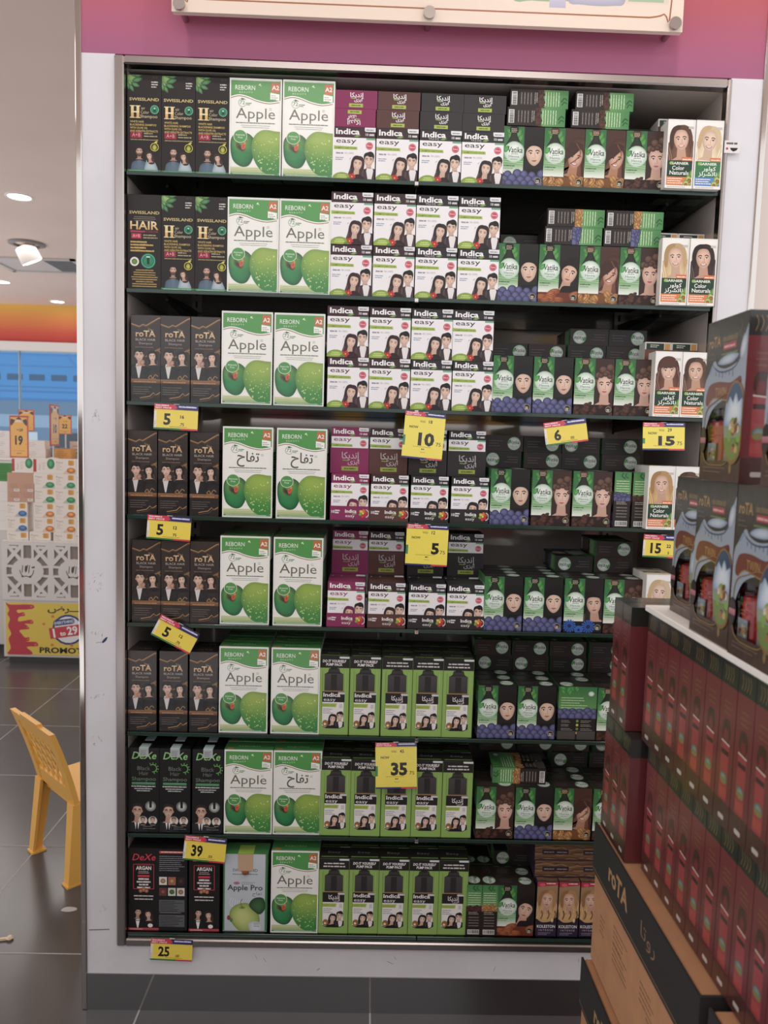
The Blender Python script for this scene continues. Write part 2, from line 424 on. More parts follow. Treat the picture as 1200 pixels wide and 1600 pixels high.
        if style == 'wave': a.blob([(-.39, .05), (-.45, .36), (-.34, .6), (-.1, .7), (.14, .77), (.36, .66), (.46, .42), (.43, .16), (.385, .0), (.36, .22), (.27, .33), (.08, .30), (-.12, .41), (-.29, .33), (-.355, .16)], hair); a.line([(-.25, .52), (.05, .62), (.3, .52)], .05, h2, True); a.line([(-.1, .46), (.12, .52), (.32, .42)], .035, h2, True)
        else: a.blob([(-.39, .08), (-.43, .4), (-.26, .62), (.05, .68), (.33, .58), (.44, .38), (.4, .08), (.35, .28), (.2, .39), (-.1, .42), (-.31, .32)], hair)
    if style == 'beard':
        a.blob([(-.36, .0), (-.3, -.2), (-.12, -.2), (0, -.17), (.12, -.2), (.3, -.2), (.36, .0), (.33, -.36), (.15, -.58), (-.15, -.58), (-.33, -.36)], mix(hair, skin, .15)); a.ell(0, -.28, .11, .03, mul(skin, .7), n=10)
    if style == 'glasses':
        for sd in (-1, 1): a.ring(sd*.17, .04, .115, .022, '#1a1614', 14)
        a.line([(-.06, .05), (.06, .05)], .02, '#1a1614')
    a.pop()

def suit(a, cx, cy, k, coat='#17161a', shirt='#f2f0ee', tie=None, bow=False):
    a.push(cx, cy, k)
    a.blob([(-.25, -.55), (.25, -.55), (.9, -.85), (1.1, -1.5), (1.15, -2.8), (-1.15, -2.8), (-1.1, -1.5), (-.9, -.85)], mul(coat, 1.5), coat)
    a.poly([(-.24, -.55), (.24, -.55), (.3, -.75), (.06, -2.0), (-.06, -2.0), (-.3, -.75)], shirt)
    if tie: a.poly([(-.08, -.75), (.08, -.75), (.05, -.95), (.13, -1.8), (0, -2.0), (-.13, -1.8), (-.05, -.95)], tie)
    if bow: a.poly([(-.22, -.65), (-.02, -.75), (.22, -.65), (.22, -.88), (.02, -.78), (-.22, -.88)], '#0c0c0e')
    a.pop()

def indica_couple(a, x, y, k, coat='#3a2a30', h='#2a1a1c'):
    """woman in front, man behind her at the right; k = face height"""
    head(a, x+.98*k, y+.36*k, k*1.02, '#e6bda2', '#191416', 'wave', smile=True, cloth=None)
    suit(a, x+1.08*k, y+.28*k, k*1.04, coat, '#e9e3e2')
    head(a, x, y, k, '#e8bfa6', h, 'long', rot=-8, smile=True)
    a.blob([(x-.25*k, y-.9*k), (x+.3*k, y-.9*k), (x+.75*k, y-1.5*k), (x+.8*k, y-3*k), (x-1.1*k, y-3*k), (x-.75*k, y-1.6*k)], mul(coat, .9), mul(coat, .55))

# ------------------------------------------------------------------ artwork of each kind of pack
def art_apple(arabic=False):
    w, h = 113, 205; a = Art(w, h); Y = lambda f: h*(1-f)
    a.rect(0, 0, w, h, '#f3f3ec')
    top = [(3, Y(.185)), (20, Y(.165)), (38, Y(.178)), (60, Y(.215)), (85, Y(.235)), (108, Y(.218))]
    cur = smooth(top, 6, False)
    a.poly([(3, Y(.02))]+cur+[(110, Y(.21)), (110, Y(.02))], '#4b9c46')
    a.line([(x, y-1.2) for x, y in cur], 3.0, '#ffffff'); a.line([(x, y-2.6) for x, y in cur], 1.6, '#9a5a3a'); a.line([(x, y-4) for x, y in cur], 1.0, '#dfe6cf')
    a.text('REBORN', 12, Y(.115), 9.5, '#eef5e6', w=43); a.text('B E A U T Y', 21, Y(.148), 3.2, '#d8ebcc', w=29)
    a.ell(65, Y(.058), 2.6, 1.6, '#d9f0a8', rot=40); a.ell(67.5, Y(.068), 1.6, 1, '#d9f0a8', rot=-30)
    a.rect(90, Y(.135), 18, 21, '#c96a38'); a.text('A2', 99, Y(.106), 9, '#fbf1e6', al='c', bold=.02)
    a.poly([(88, Y(.135)), (108, Y(.15)), (108, Y(.215)), (88, Y(.205))], '#f7f7f0'); a.dashes(90, Y(.17), 16, 3, 4, 1.4, '#7b8a6e')
    a.ring(28, Y(.245), 9, .9, '#5f8a55', 20, 40, 320); a.text('72', 22, Y(.262), 7.5, '#4a7a45', w=11); a.poly([(26, Y(.195)), (33, Y(.213)), (25, Y(.222))], '#3f7a3c'); a.dashes(35, Y(.255), 14, 2, 3, 1.8, '#5f8f5a')
    if arabic: a.text(AR['apple'], 32, Y(.375), 22, '#5d5b4c', w=50, bold=.012, rot=-2)
    else: a.text('Apple', 14, Y(.405), 22, '#6d6b5b', w=85)
    a.dashes(86, Y(.30), 9, 2, 3, 1.2, '#a8ab98')
    a.dashes(14, Y(.455), 86, 1, 3, 2.0, '#5c6351'); a.dashes(20, Y(.48), 74, 2, 4, 1.1, '#9aa08d', al='c')
    a.rect(3, 4, 107, 16, '#9db465', '#dfe5b8')
    for k in range(4): a.line([(3, 6+k*3.6), (110, 5+k*3.9)], .6, '#7f9a4a')
    # the two printed apples
    ap = [(28, 92), (44, 89), (55, 76), (56, 52), (47, 28), (36, 20), (22, 22), (8, 34), (3, 56), (4, 78), (14, 90)]
    a.star(smooth(ap, 4), (20, 52), lambda t, p: mix(mix('#1f8a49', '#86bb4c', max(0, (p[1]-50)/50)), '#06502a', t**3*.9), 4)
    a.blob([(16, 72), (28, 64), (36, 58), (32, 50), (22, 54), (14, 62)], '#3a2626', '#5a7a3a'); a.ell(31, 63, 4.5, 7, '#c83a24', '#e0652f', n=12, rot=-15); a.ell(34, 70, 2, 3, '#e58d3a'); a.line([(40, 76), (36, 84), (38, 92)], 1.2, '#a8b04a', True)
    ap = [(76, 99), (98, 97), (118, 92), (125, 60), (120, 22), (104, 6), (78, 8), (58, 28), (49, 56), (52, 80), (62, 93)]
    def cf(t, p):
        v = (p[1]-10)/90
        return mix(mix('#3f9238', '#b3c83f', max(0, min(1, v*1.35-.3))), '#1c7a36', t**3*.55)
    a.star(smooth(ap, 4), (84, 58), cf, 5)
    r = random.Random(3)
    for k in range(46):
        x, y = r.uniform(54, 110), r.uniform(14, 82); s = r.uniform(.6, 1.7)
        a.ell(x, y, s, s*1.15, '#d5eaa0', mix('#5aa838', '#c5dc70', r.random()), n=7, off=(-.3, .4))
    a.ell(24, Y(.59), 15, 14, '#eef4dd'); a.ell(24, Y(.59), 14, 13, '#4b9a48'); a.text('Ammonia', 24, Y(.585), 4, '#eef6e4', w=20, al='c'); a.text('Free', 24, Y(.612), 4, '#eef6e4', al='c')
    a.rect(3, 3.5, 107, 3, '#3f9a55'); a.dashes(8, 4.3, 92, 1, 3, 1.2, '#d6efd6')
    for (x, y, ww, hh) in ((0, 0, w, 2.5), (0, h-2.5, w, 2.5), (0, 0, 2.5, h), (w-2.5, 0, 2.5, h)): a.rect(x, y, ww, hh, '#f3f3ec')
    return a
def olive(a):
    for (x, y, r) in ((9, 196, 11), (2, 183, 8), (14, 207, 8)): a.ell(x, y, r, r, '#96bd6c', '#3a6a3c', n=14, off=(.2, .3))
    for (p, q) in (((10, 190), (33, 196)), ((8, 186), (27, 179)), ((4, 184), (14, 168)), ((14, 200), (34, 206)), ((0, 190), (4, 172))):
        mx, my = (p[0]+q[0])/2, (p[1]+q[1])/2; dx, dy = (q[0]-p[0])*.16, (q[1]-p[1])*.16
        a.blob([p, (mx-dy*1.4, my+dx*1.4), q, (mx+dy*1.4, my-dx*1.4)], '#5f9a5c', '#1d4a2c')
def art_swiss(strip=True):
    w, h = 73, 203; a = Art(w, h); Y = lambda f: h*(1-f)
    a.rect(0, 0, w, h, '#221c1b'); olive(a)
    a.dashes(52, Y(.075), 17, 3, 5, 2.4, '#d5d0ca'); a.dashes(54, Y(.03), 12, 1, 3, 4, '#3c3036')
    a.text('SWISSLAND', 36.5, Y(.262), 6, '#d8c27c', w=64, al='c', bold=.015)
    g, g2 = '#d9a44a', '#f0dca0'
    a.rect(8, Y(.44), 6, 26, g, g2); a.rect(20, Y(.44), 6, 26, g, g2); a.rect(8, Y(.385), 18, 3, g2)
    for x in (5.5, 17.5):
        for y in (Y(.44), Y(.44)+24.3): a.rect(x, y, 11, 1.7, g2)
    a.text('air', 30, Y(.352), 6, '#cdbb93'); a.text('Color', 29, Y(.395), 6.5, '#cdbb93', w=18); a.text('Shampoo', 28, Y(.437), 6.5, '#d8c79f', w=37)
    a.ell(59, Y(.35), 9.5, 9.5, '#2f9a6e', '#0d5a42'); a.ring(59, Y(.35), 9, 1, '#7fd0a8'); a.rect(56, Y(.375), 6, 9, '#0d4a38'); a.rect(57, Y(.345), 4, 3, '#a8e0c8')
    for i, t in enumerate(('WHITE HAIR', 'BLACKENING SHAMPOO', 'WITH OLIVE OIL', 'AND KERATIN EXTRACTS')): a.text(t, 6, Y(.488+.032*i), 4.2, '#d8b860', w=(30, 57, 38, 60)[i], bold=.012)
    a.rect(7, Y(.645), 25, 12, '#c42545'); a.rect(8, Y(.64), 23, 10, '#8a1c34'); a.text('A+B', 19.5, Y(.632), 7.5, '#f3a4b0', w=18, al='c')
    a.dashes(36, Y(.605), 30, 2, 5.5, 2.6, '#a89a7a'); a.dashes(7, Y(.668), 60, 1, 3, 2, '#a3905e')
    a.ring(59, Y(.735), 9, 1.4, '#d8c832'); a.blob([(59, 60), (54, 55), (55, 49), (59, 46), (63, 49), (64, 55)], '#c7c23a', '#5c7a22'); a.ell(62, Y(.685), 4, 2, '#d0c63a', rot=30)
    suit(a, 26, 34, 16, '#4b6072', '#64788a'); head(a, 26, 43, 17, '#c99b80', '#2e2320', 'beard')
    a.blob([(44, 30), (50, 30), (60, 22), (66, 0), (38, 0), (40, 20)], '#b9c9d0', '#7f95a2'); head(a, 48, 34, 14, '#d9ab92', '#3a2620', 'straight', rot=10, smile=True, fx=-1)
    if strip: a.rect(0, 0, w, 5, '#2f7a4c', '#4aa06a'); a.dashes(4, 1.6, 62, 1, 3, 1.6, '#a8e0bc')
    return a
def art_swiss_hair():
    w, h = 73, 203; a = Art(w, h); Y = lambda f: h*(1-f)
    a.rect(0, 0, w, h, '#26201f')
    a.text('SWISSLAND', 36.5, Y(.20), 6, '#d8c27c', w=66, al='c', bold=.015); a.dashes(12, Y(.235), 50, 3, 4, 1.4, '#8a8070', al='c')
    a.text('HAIR', 36.5, Y(.362), 17, '#d9a44a', w=62, al='c', bold=.02, top='#f3dfae'); a.dashes(6, Y(.395), 32, 1, 3, 4, '#b8325a', fill=.95); a.text('COLOR', 40, Y(.395), 4.2, '#b8325a', w=27)
    a.rect(8, Y(.46), 22, 11, '#c42545'); a.text('A+B', 19, Y(.448), 6.8, '#f5b8c0', w=16, al='c'); a.dashes(34, Y(.43), 32, 2, 5.5, 2.6, '#a89a7a')
    for i in range(4): a.dashes(6, Y(.505+.031*i), (36, 50, 34, 52)[i], 1, 3, 3.6, '#c8a454', fill=.95)
    a.ell(15, Y(.705), 10, 10, '#e8e6dc'); a.ell(15, Y(.705), 6, 6, '#7da83f', '#38661f'); a.ell(45, Y(.695), 17, 17, '#2f9a6e', '#0a5540'); a.ring(45, Y(.695), 15, 1.6, '#52c298', 24); a.rect(42, Y(.73), 6, 14, '#0a3f30'); a.rect(41, Y(.66), 8, 3, '#bfe8d6')
    a.dashes(6, Y(.80), 62, 8, 5, 2.2, '#b8954a', al='c', fill=.95)
    return a
def art_rota():
    w, h = 65, 190; a = Art(w, h); Y = lambda f: h*(1-f)
    a.rect(0, 0, w, h, '#2b2321', '#352a26')
    zig = [(-2, Y(.095)), (18, Y(.13)), (26, Y(.105)), (33, Y(.118)), (60, Y(.03)), (68, Y(.02))]
    a.line(zig, 1.8, '#b98a4a'); a.line([(x, y-2.5) for x, y in zig], .8, '#7d5a33')
    a.text(AR['rota'], 38, Y(.17), 4.5, '#c79a62', w=11); a.text('roTA', 32, Y(.245), 13, '#c79a62', w=44, al='c', bold=.025, top='#e3c79a')
    a.text('BLACK HAIR', 32, Y(.293), 5.2, '#b8aea4', w=44, al='c'); a.text('Shampoo', 32, Y(.335), 5, '#a59b92', w=30, al='c'); a.dashes(9, Y(.372), 40, 1, 3, 1.5, '#85684a')
    for k in range(7): a.line([(30+k*3, Y(.48)), (48+k*2, Y(.42)+k), (68, Y(.36)-k*4)], 1.2, ('#8a6636', '#b98d4f', '#5c4326')[k % 3], True)
    suit(a, 17, 96, 22, '#131214', '#d9d4d0'); head(a, 18, 101, 24, '#dcae93', '#1a1413', 'wave', rot=6)
    a.ell(25, 86, 5, 6.5, '#c7977d', '#9a6e58', n=12, rot=-25)
    a.blob([(44, 82), (56, 80), (66, 70), (66, 44), (34, 44), (38, 70)], '#2a2224', '#151213'); head(a, 47, 99, 19, '#e2b8a0', '#151112', 'long', rot=4, fx=-1)
    a.line([(38, 52), (44, 58), (48, 52), (54, 60), (60, 56)], 1.4, '#b08a50', True); a.dashes(39, 50, 20, 2, 3, 2, '#8d6d40')
    a.rect(0, Y(.785), w, 9, '#6b4326', '#93653c'); a.dashes(6, Y(.775), 50, 1, 3, 2.2, '#b78a58')
    a.rect(0, 0, w, Y(.79), '#211b1a'); a.dashes(5, Y(.835), 46, 4, 5, 1.3, '#6e6259')
    a.line([(20, 8), (42, 12), (50, 20), (55, 15), (66, 22)], 1.6, '#b98a4a'); a.line([(20, 4), (44, 8), (52, 15), (66, 17)], .7, '#7d5a33')
    return a
def art_indica(tone, ar=False):
    w, h = 92, 112; a = Art(w, h); Y = lambda f: h*(1-f)
    a.rect(0, 0, w, h, '#f1eef0'); a.rect(0, Y(.2), w, h*.2, tone)
    a.text('Indica', 5, Y(.135), 11.5, '#f5f2f2', w=52, bold=.03)
    a.blob([(44, Y(.17)), (52, Y(.145)), (60, Y(.152)), (52, Y(.185))], '#8fb64a', '#3f7a2c')
    if ar: a.text(AR['indica'], 20, Y(.175), 4.5, '#d8d3d6', w=22)
    a.poly([(68, Y(.055)), (70, Y(.08)), (92, Y(.08)), (92, 112), (68, 112)], '#e6e6e9'); a.dashes(71, Y(.055), 17, 1, 3, 2, '#8a8890'); a.text('10', 70, Y(.155), 5, '#d9d6da', bold=.03); a.dashes(78, Y(.155), 11, 1, 3, 4, '#cfccd0')
    a.rect(72, Y(.235), 20, 4, '#6fae86'); a.text('easy', 6, Y(.30), 10, tone, w=44, bold=.005)
    a.poly([(0, Y(.355)), (52, Y(.37)), (53, Y(.425)), (0, Y(.425))], '#a9c24a'); a.text('SHAMPOO HAIR COLOR', 4, Y(.412), 3.6, '#4f6a1c', w=46, bold=.01)
    a.dashes(6, Y(.51), 16, 1, 3, 3.4, '#9a99a3'); a.text('90-100%', 25, Y(.51), 3.8, '#a5a4ad', w=20); a.dashes(5, Y(.59), 24, 2, 4, 2, '#9aa6bd'); a.line([(36, Y(.61)), (39, Y(.58))], 1, '#8a8a92')
    a.ell(79, Y(.345), 8, 8, '#d2445c', '#bd3048'); a.ring(79, Y(.345), 6.6, .7, '#f0b0ba'); a.text('New', 79, Y(.36), 3.8, '#fbe6e8', al='c')
    indica_couple(a, 54, 33, 25, mix(tone, '#3a2a30', .5), mix(tone, '#2a1c1c', .5))
    a.ell(20, 0, 22, 16, '#a3bf3c', '#7fa02c'); a.dashes(6, 9, 27, 2, 4, 1.6, '#d5e29a', al='c')
    for k in range(5):
        t = k*72*math.pi/180; a.ell(42+4.5*math.cos(t), 7+4.5*math.sin(t), 4, 3.2, '#d8262c', '#a5161e', n=10, rot=k*72)
    a.ell(42, 7, 1.5, 1.5, '#f0c05a'); a.ell(34, 2, 6, 3, '#4f8a34', rot=30)
    return a
def art_indica_end(tone):
    w, h = 92, 38; a = Art(w, h); a.rect(0, 0, w, h, tone)
    a.text(AR['indica'], 33, 24, 9, '#f0ecec', w=30, bold=.02); a.text(AR['easy'], 42, 15.5, 6.5, '#f0ecec', w=17, bold=.02); a.line([(34, 22), (44, 21)], 2, '#8fb64a')
    a.rect(31, 3, 30, 7.5, '#a9bf3e'); a.dashes(36, 5.4, 20, 1, 3, 2.2, '#5a6a1e'); return a
def art_tray(tone, w=88, h=32):
    a = Art(w, h); a.rect(0, 0, w, h, tone)
    a.text('10', 3, 16, 6, '#e6e0e2', bold=.03); a.dashes(11, 15, 13, 2, -5, 3.4, '#d9d3d6'); a.text('Indica', 34, 17, 7.5, '#f0ecec', w=26, bold=.025); a.text('easy', 35, 7, 6.5, '#f0ecec', w=21); a.line([(50, 14), (60, 15)], 1.8, '#8fb64a')
    for k, c in enumerate(('#d8352c', '#e07a2c', '#e8c53a', '#7fae3a', '#d8352c', '#c9202a')):
        t = math.radians(k*60+20); a.ell(75+5.5*math.cos(t), 16+5.5*math.sin(t), 5, 3.8, c, mul(c, .7), n=10, rot=k*60+20)
    a.ring(79, 16, 10, 2.2, '#cfd0c8', 16, -75, 75); a.ell(75, 16, 2, 2, '#f4d86a'); return a
def art_tray_back(tone, w=88, h=58):
    a = Art(w, h); a.rect(0, 0, w, h, tone)
    a.text(AR['indica'], 26, 34, 14, '#b9b2b2', w=40, bold=.01); a.text(AR['easy'], 40, 22, 10, '#b9b2b2', w=26, bold=.01); a.line([(28, 30), (42, 29)], 2.2, '#7c9a3c')
    a.rect(26, 6, 38, 9.5, '#98a834'); a.dashes(32, 9, 26, 1, 3, 3, '#5a6418'); return a

GRAPE, WALNUT, COFFEE, ALMOND, FLOWER = 'grape', 'walnut', 'coffee', 'almond', 'flower'
VBG = {GRAPE: '#191515', WALNUT: '#4a2c22', COFFEE: '#3a231d', ALMOND: '#221a18', FLOWER: '#1d1718'}
def fruit(a, kind, w, top, seed=1):
    r = random.Random(seed)
    if kind == GRAPE:
        a.rect(0, 0, w, top*.8, '#221f3a')
        for row in range(3):
            for k in range(6):
                x = k*w/5-4+(row % 2)*8+r.uniform(-2, 2); y = top-6-row*top*.33+r.uniform(-2, 2); q = r.uniform(8.5, 11)
                a.ell(x, y, q, q, '#686a9c', '#29274c', n=14, off=(-.25, .35))
    elif kind == FLOWER:
        a.rect(0, 0, w, top*.85, '#17141c')
        for (x, y, q) in ((14, 15, 15), (58, 14, 16), (36, 6, 10)):
            for k in range(14):
                t = k*2*math.pi/14; a.line([(x, y), (x+q*.6*math.cos(t), y+q*.6*math.sin(t)), (x+q*math.cos(t), y+q*math.sin(t))], 1, '#2f62b8', w2=4.6)
            a.ell(x, y, q*.3, q*.3, '#1a2f6a', '#0d1a40')
    else:
        c = {WALNUT: ('#d8a45a', '#8a5420'), COFFEE: ('#6e4032', '#2f1712'), ALMOND: ('#c9713a', '#7a3518')}[kind]
        a.rect(0, 0, w, top*.75, mul(c[1], .8))
        n = {WALNUT: 22, COFFEE: 34, ALMOND: 12}[kind]
        for k in range(n):
            x, y = r.uniform(0, w), r.uniform(0, top*.88)*(1-k/n*.5); q = {WALNUT: 8.5, COFFEE: 6.5, ALMOND: 14}[kind]*r.uniform(.8, 1.1); ro = r.uniform(-60, 60) if kind != ALMOND else r.uniform(-25, 25)
            cc = mul(c[0], r.uniform(.75, 1.15)); a.ell(x, y, q, q*{WALNUT: .85, COFFEE: .58, ALMOND: .48}[kind], cc, c[1], n=12, off=(-.2, .3), rot=ro)
            dx, dy = math.cos(math.radians(ro))*q*.75, math.sin(math.radians(ro))*q*.75
            if kind == WALNUT:
                for m in range(3): a.line([(x-dx, y-dy), (x+r.uniform(-3, 3), y+r.uniform(-4, 4)), (x+dx, y+dy)], .9, mul(c[1], .9), True)
            else: a.line([(x-dx, y-dy), (x+dx*.1, y+dy*.1+.6), (x+dx, y+dy)], .9, mul(c[1], .7), True)
def leafy(a, x, y, k):
    for (p, q) in (((-16, 10), (4, -2)), ((-12, 2), (2, -14)), ((16, 12), (6, -12)), ((20, 2), (10, -18))):
        p, q = (x+p[0]*k, y+p[1]*k), (x+q[0]*k, y+q[1]*k); mx, my = (p[0]+q[0])/2, (p[1]+q[1])/2; dx, dy = (q[0]-p[0])*.25, (q[1]-p[1])*.25
        a.blob([p, (mx-dy, my+dx), q, (mx+dy, my-dx)], '#57a548', '#1f6a2c')
def medallion(a, x, y, r, band=True, dim=1.0):
    a.ell(x, y, r*1.06, r*1.06, mul('#6fa37c', dim)); a.ell(x, y, r, r, mul('#f2f6f0', dim), mul('#b9d2bd', dim), n=24, off=(.1, .25))
    a.blob([(x-r*1.05, y+r*.15), (x-r*.85, y+r*.5), (x-r*.5, y+r*.55), (x-r*.62, y+r*.12), (x-r*.9, y-r*.05)], mul('#5fae58', dim), mul('#2f8a3c', dim))
    a.text('Vatika', x-r*.68, y-r*.05, r*.54, mul('#173f2b', dim), w=r*1.5, bold=.012, shear=.1)
    a.dashes(x-r*.3, y-r*.22, r*.7, 1, 3, r*.07, mul('#7a9a84', dim)); a.text('Henna', x-r*.5, y-r*.55, r*.27, mul('#3f7a55', dim), w=r*1.0); a.dashes(x-r*.35, y-r*.72, r*.7, 1, 2, r*.06, mul('#7a9a84', dim))
def art_vatika(kind):
    w, h = 89.6, 127; a = Art(w, h); Y = lambda f: h*(1-f); bg = VBG[kind]
    a.rect(0, 0, w, h, bg); gw = 47
    a.rect(0, 0, gw, h, '#3f8a48', '#2f6f3c'); a.rect(0, 22, gw, 26, '#f0f3ea', '#7cb072'); a.rect(0, 48, gw, 40, '#7cb072', '#3b8644'); a.rect(gw-1.2, 22, 1.2, h-22, '#173a22')
    leafy(a, 22, Y(.13), 1.05)
    a.blob([(16, Y(0)), (30, Y(0)), (30, Y(.13)), (36, Y(.24)), (42, Y(.36)), (6, Y(.36)), (11, Y(.24)), (17, Y(.13))], '#2a2a22', '#11160f'); a.rect(14, Y(.105), 19, 12, {GRAPE: '#1a1a1a', FLOWER: '#1a1a1a', ALMOND: '#241a18'}.get(kind, '#5a3626')); a.dashes(17, Y(.05), 13, 3, 3.2, 1.6, '#b9a890')
    medallion(a, 25, Y(.43), 22)
    a.line([(2, 56), (46, 52)], .8, '#cfe6bf'); a.line([(2, 52), (46, 48)], .7, '#e3efd8'); a.dashes(3, 42, 24, 1, 3, 2, '#2f6a3a'); a.dashes(3, 37, 20, 1, 3, 1.6, '#7a9a70')
    n0 = len(a.P)
    if kind == GRAPE: head(a, 69, Y(.46), 47, '#e0b79c', '#120f0f', 'hood', rot=3, lips='#b0705f', neck=False)
    elif kind == WALNUT: head(a, 70, Y(.50), 43, '#c68a68', '#40241b', 'sweep', rot=-10, smile=True, hair2='#7a4a34')
    elif kind == COFFEE: head(a, 69, Y(.48), 46, '#e2b29c', '#2a1814', 'curly', lips='#c75a72', hair2='#4a2e26')
    elif kind == ALMOND: head(a, 68, Y(.49), 45, '#dca98c', '#17110f', 'hood', rot=-14, lips='#b5655a')
    else: head(a, 69, Y(.48), 44, '#d8a68c', '#151012', 'long', rot=6, lips='#a8645c', hair2='#33272a')
    for i in range(n0, len(a.P)):      # the portrait field starts right of the green column
        L, q = a.P[i]; out = []
        for m in range(len(q)):
            u, v = q[m], q[(m+1) % len(q)]; du, dv = u[0][0]-gw, v[0][0]-gw
            if du >= 0: out.append(u)
            if (du >= 0) != (dv >= 0): t = du/(du-dv); out.append((tuple(x+(y-x)*t for x, y in zip(u[0], v[0])), tuple(x+(y-x)*t for x, y in zip(u[1], v[1]))))
        a.P[i] = (L, out)
    a.P = [p for p in a.P if len(p[1]) >= 3]
    if kind in (GRAPE, ALMOND): a.blob([(54, 36), (70, 38), (92, 37), (92, 16), (50, 16)], mul(bg, .8))
    fruit(a, kind, w, 31, 4); a.ell(80, 13, 7, 7, '#2a2622'); a.ring(80, 13, 7, 1, '#a89a7c', 16); a.dashes(76, 12, 8, 2, 3.5, 2, '#d9cfb8')
    return a
def art_vatika_back(kind):
    w, h = 89.6, 127; a = Art(w, h); Y = lambda f: h*(1-f)
    a.rect(0, 0, w, h, '#1c1918'); a.rect(0, Y(.47), w, h*.47, '#5c9a4c', '#2f6f3c'); leafy(a, 14, Y(.06), .8); leafy(a, 34, Y(.02), .6); a.ell(76, Y(.13), 7, 6, '#dfeadc', '#9fbfa2')
    a.dashes(6, Y(.22), 70, 5, 6, 1.8, '#b9d8a8'); a.push(0, Y(.56)); fruit(a, kind, w, 18, 9); a.pop()
    a.rect(0, 0, w, Y(.6), '#1c1918')
    for i in range(4):
        y = Y(.65+.075*i); a.dashes(8, y, 28, 2, 3.5, 1.5, '#8d8680'); a.ell(46, y, 3.2, 3.2, ('#6f9a4a', '#c2b83a', '#5a8a42', '#c29a3a')[i]); a.dashes(54, y, 28, 2, 3.5, 1.5, '#8d8680')
    a.rect(0, 0, 42, 20, '#4a4644'); a.rect(46, 0, 44, 20, '#4a4644'); return a
def barcode(a, x, y, w, h, seed=1):
    a.rect(x, y, w, h, '#e9e7e3'); r = random.Random(seed); xx = x+1.2
    while xx < x+w-1.5:
        k = r.choice((.5, .9, 1.4)); a.rect(xx, y+1.8, k, h-3, '#22201f'); xx += k+r.choice((.6, 1.0))
def art_vatika_side(kind):
    w, h = 38, 127; a = Art(w, h); Y = lambda f: h*(1-f); bg = '#241d1a'
    a.rect(0, 0, w, h, bg); a.rect(0, Y(.46), w, h*.46, '#6aa25c', '#3f8446')
    a.line([(20, Y(.02)), (16, Y(.07)), (24, Y(.12))], 3, '#1f5a2c', True); a.line([(27, Y(.02)), (24, Y(.07)), (31, Y(.11))], 2.4, '#1f5a2c', True)
    for i in range(6): a.dashes(4, Y(.17+.045*i), 30, 1, 3, 1.6, '#cfe6bd')
    a.push(0, Y(.51)); fruit(a, kind, w, 14, 5); a.pop(); a.rect(0, 0, w, Y(.52), bg)
    a.dashes(6, Y(.55), 26, 2, 4, 2, '#9a938c'); 
    for i in range(4): a.rect(5, Y(.66+.055*i), 28, 4.8, '#3a302c'); a.dashes(7, Y(.65+.055*i), 24, 1, 3, 1.8, '#8a7f78')
    barcode(a, 5, 3, 28, 12); return a
def art_vatika_end(dark='#1f1a19', flip=False):
    w, h = 89.6, 38; a = Art(w, h); a.rect(0, 0, w, h, dark)
    medallion(a, 68, 19, 15, dim=.82); a.dashes(8, 24, 36, 3, 6, 1.3, '#5c5450'); return a
def art_garnier(hair, hair2, skin, style, arabic=False, alt=False):
    w, h = 60.4, 144; a = Art(w, h); Y = lambda f: h*(1-f)
    a.rect(0, 0, w, h, '#efece6'); a.rect(2.5, 50, w-5, h-54, '#e9e1d8', '#f2efe9')
    head(a, 30.5, Y(.30), 43, skin, hair, style, rot=4 if not alt else -5, smile=True, hair2=hair2)
    a.rect(0, 0, w, 54, '#efece6'); a.rect(2.5, 24, w-5, 34, '#1d3d2a' if not alt else '#2f7a4a')
    a.rect(34, 58, 25, 8, '#e0733a'); a.dashes(36, 60, 20, 1, 3, 2.4, '#fbe3cf')
    a.text('GARNIER', 10, 50, 5.2, '#e6ecd8', w=40, bold=.03); a.ell(11, 52.6, 3.4, 3.4, '#8fbe45')
    if arabic: a.text(AR['color'], 20, 39, 8, '#f6f8f2', w=28, bold=.02); a.text(AR['natural'], 10, 28, 8, '#f6f8f2', w=42, bold=.02)
    else: a.text('Color', 14, 38.5, 8.6, '#f6f8f2', w=27, bold=.01); a.text('Naturals', 9, 28.5, 8.2, '#f6f8f2', w=42, bold=.01)
    a.rect(2.5, 6, w-5, 18, '#e07a3a' if not alt else '#4a8ad0'); a.dashes(5, 19, 36, 3, 4.6, 2, '#fbe6d2')
    for (x, y, r_) in ((53, 18, 11), (46, 9, 9)): a.ell(x, y, r_*.8, r_, '#d3d977', '#5f8a2a', n=16); a.ell(x, y-r_*.15, r_*.42, r_*.46, '#b0703a', '#6a3a1a', n=12)
    a.ell(58, 32, 6, 9, '#7fae3a', '#3f7a22', rot=-20); a.rect(0, 0, w, 6, '#efece6'); a.dashes(5, 2, 40, 1, 3, 1.3, '#a5a29c'); a.rect(0, 0, 2.5, h, '#efece6'); a.rect(w-2.5, 0, 2.5, h, '#efece6')
    a.rect(w-15, Y(.13), 11, 5, '#c9c2b8'); return a
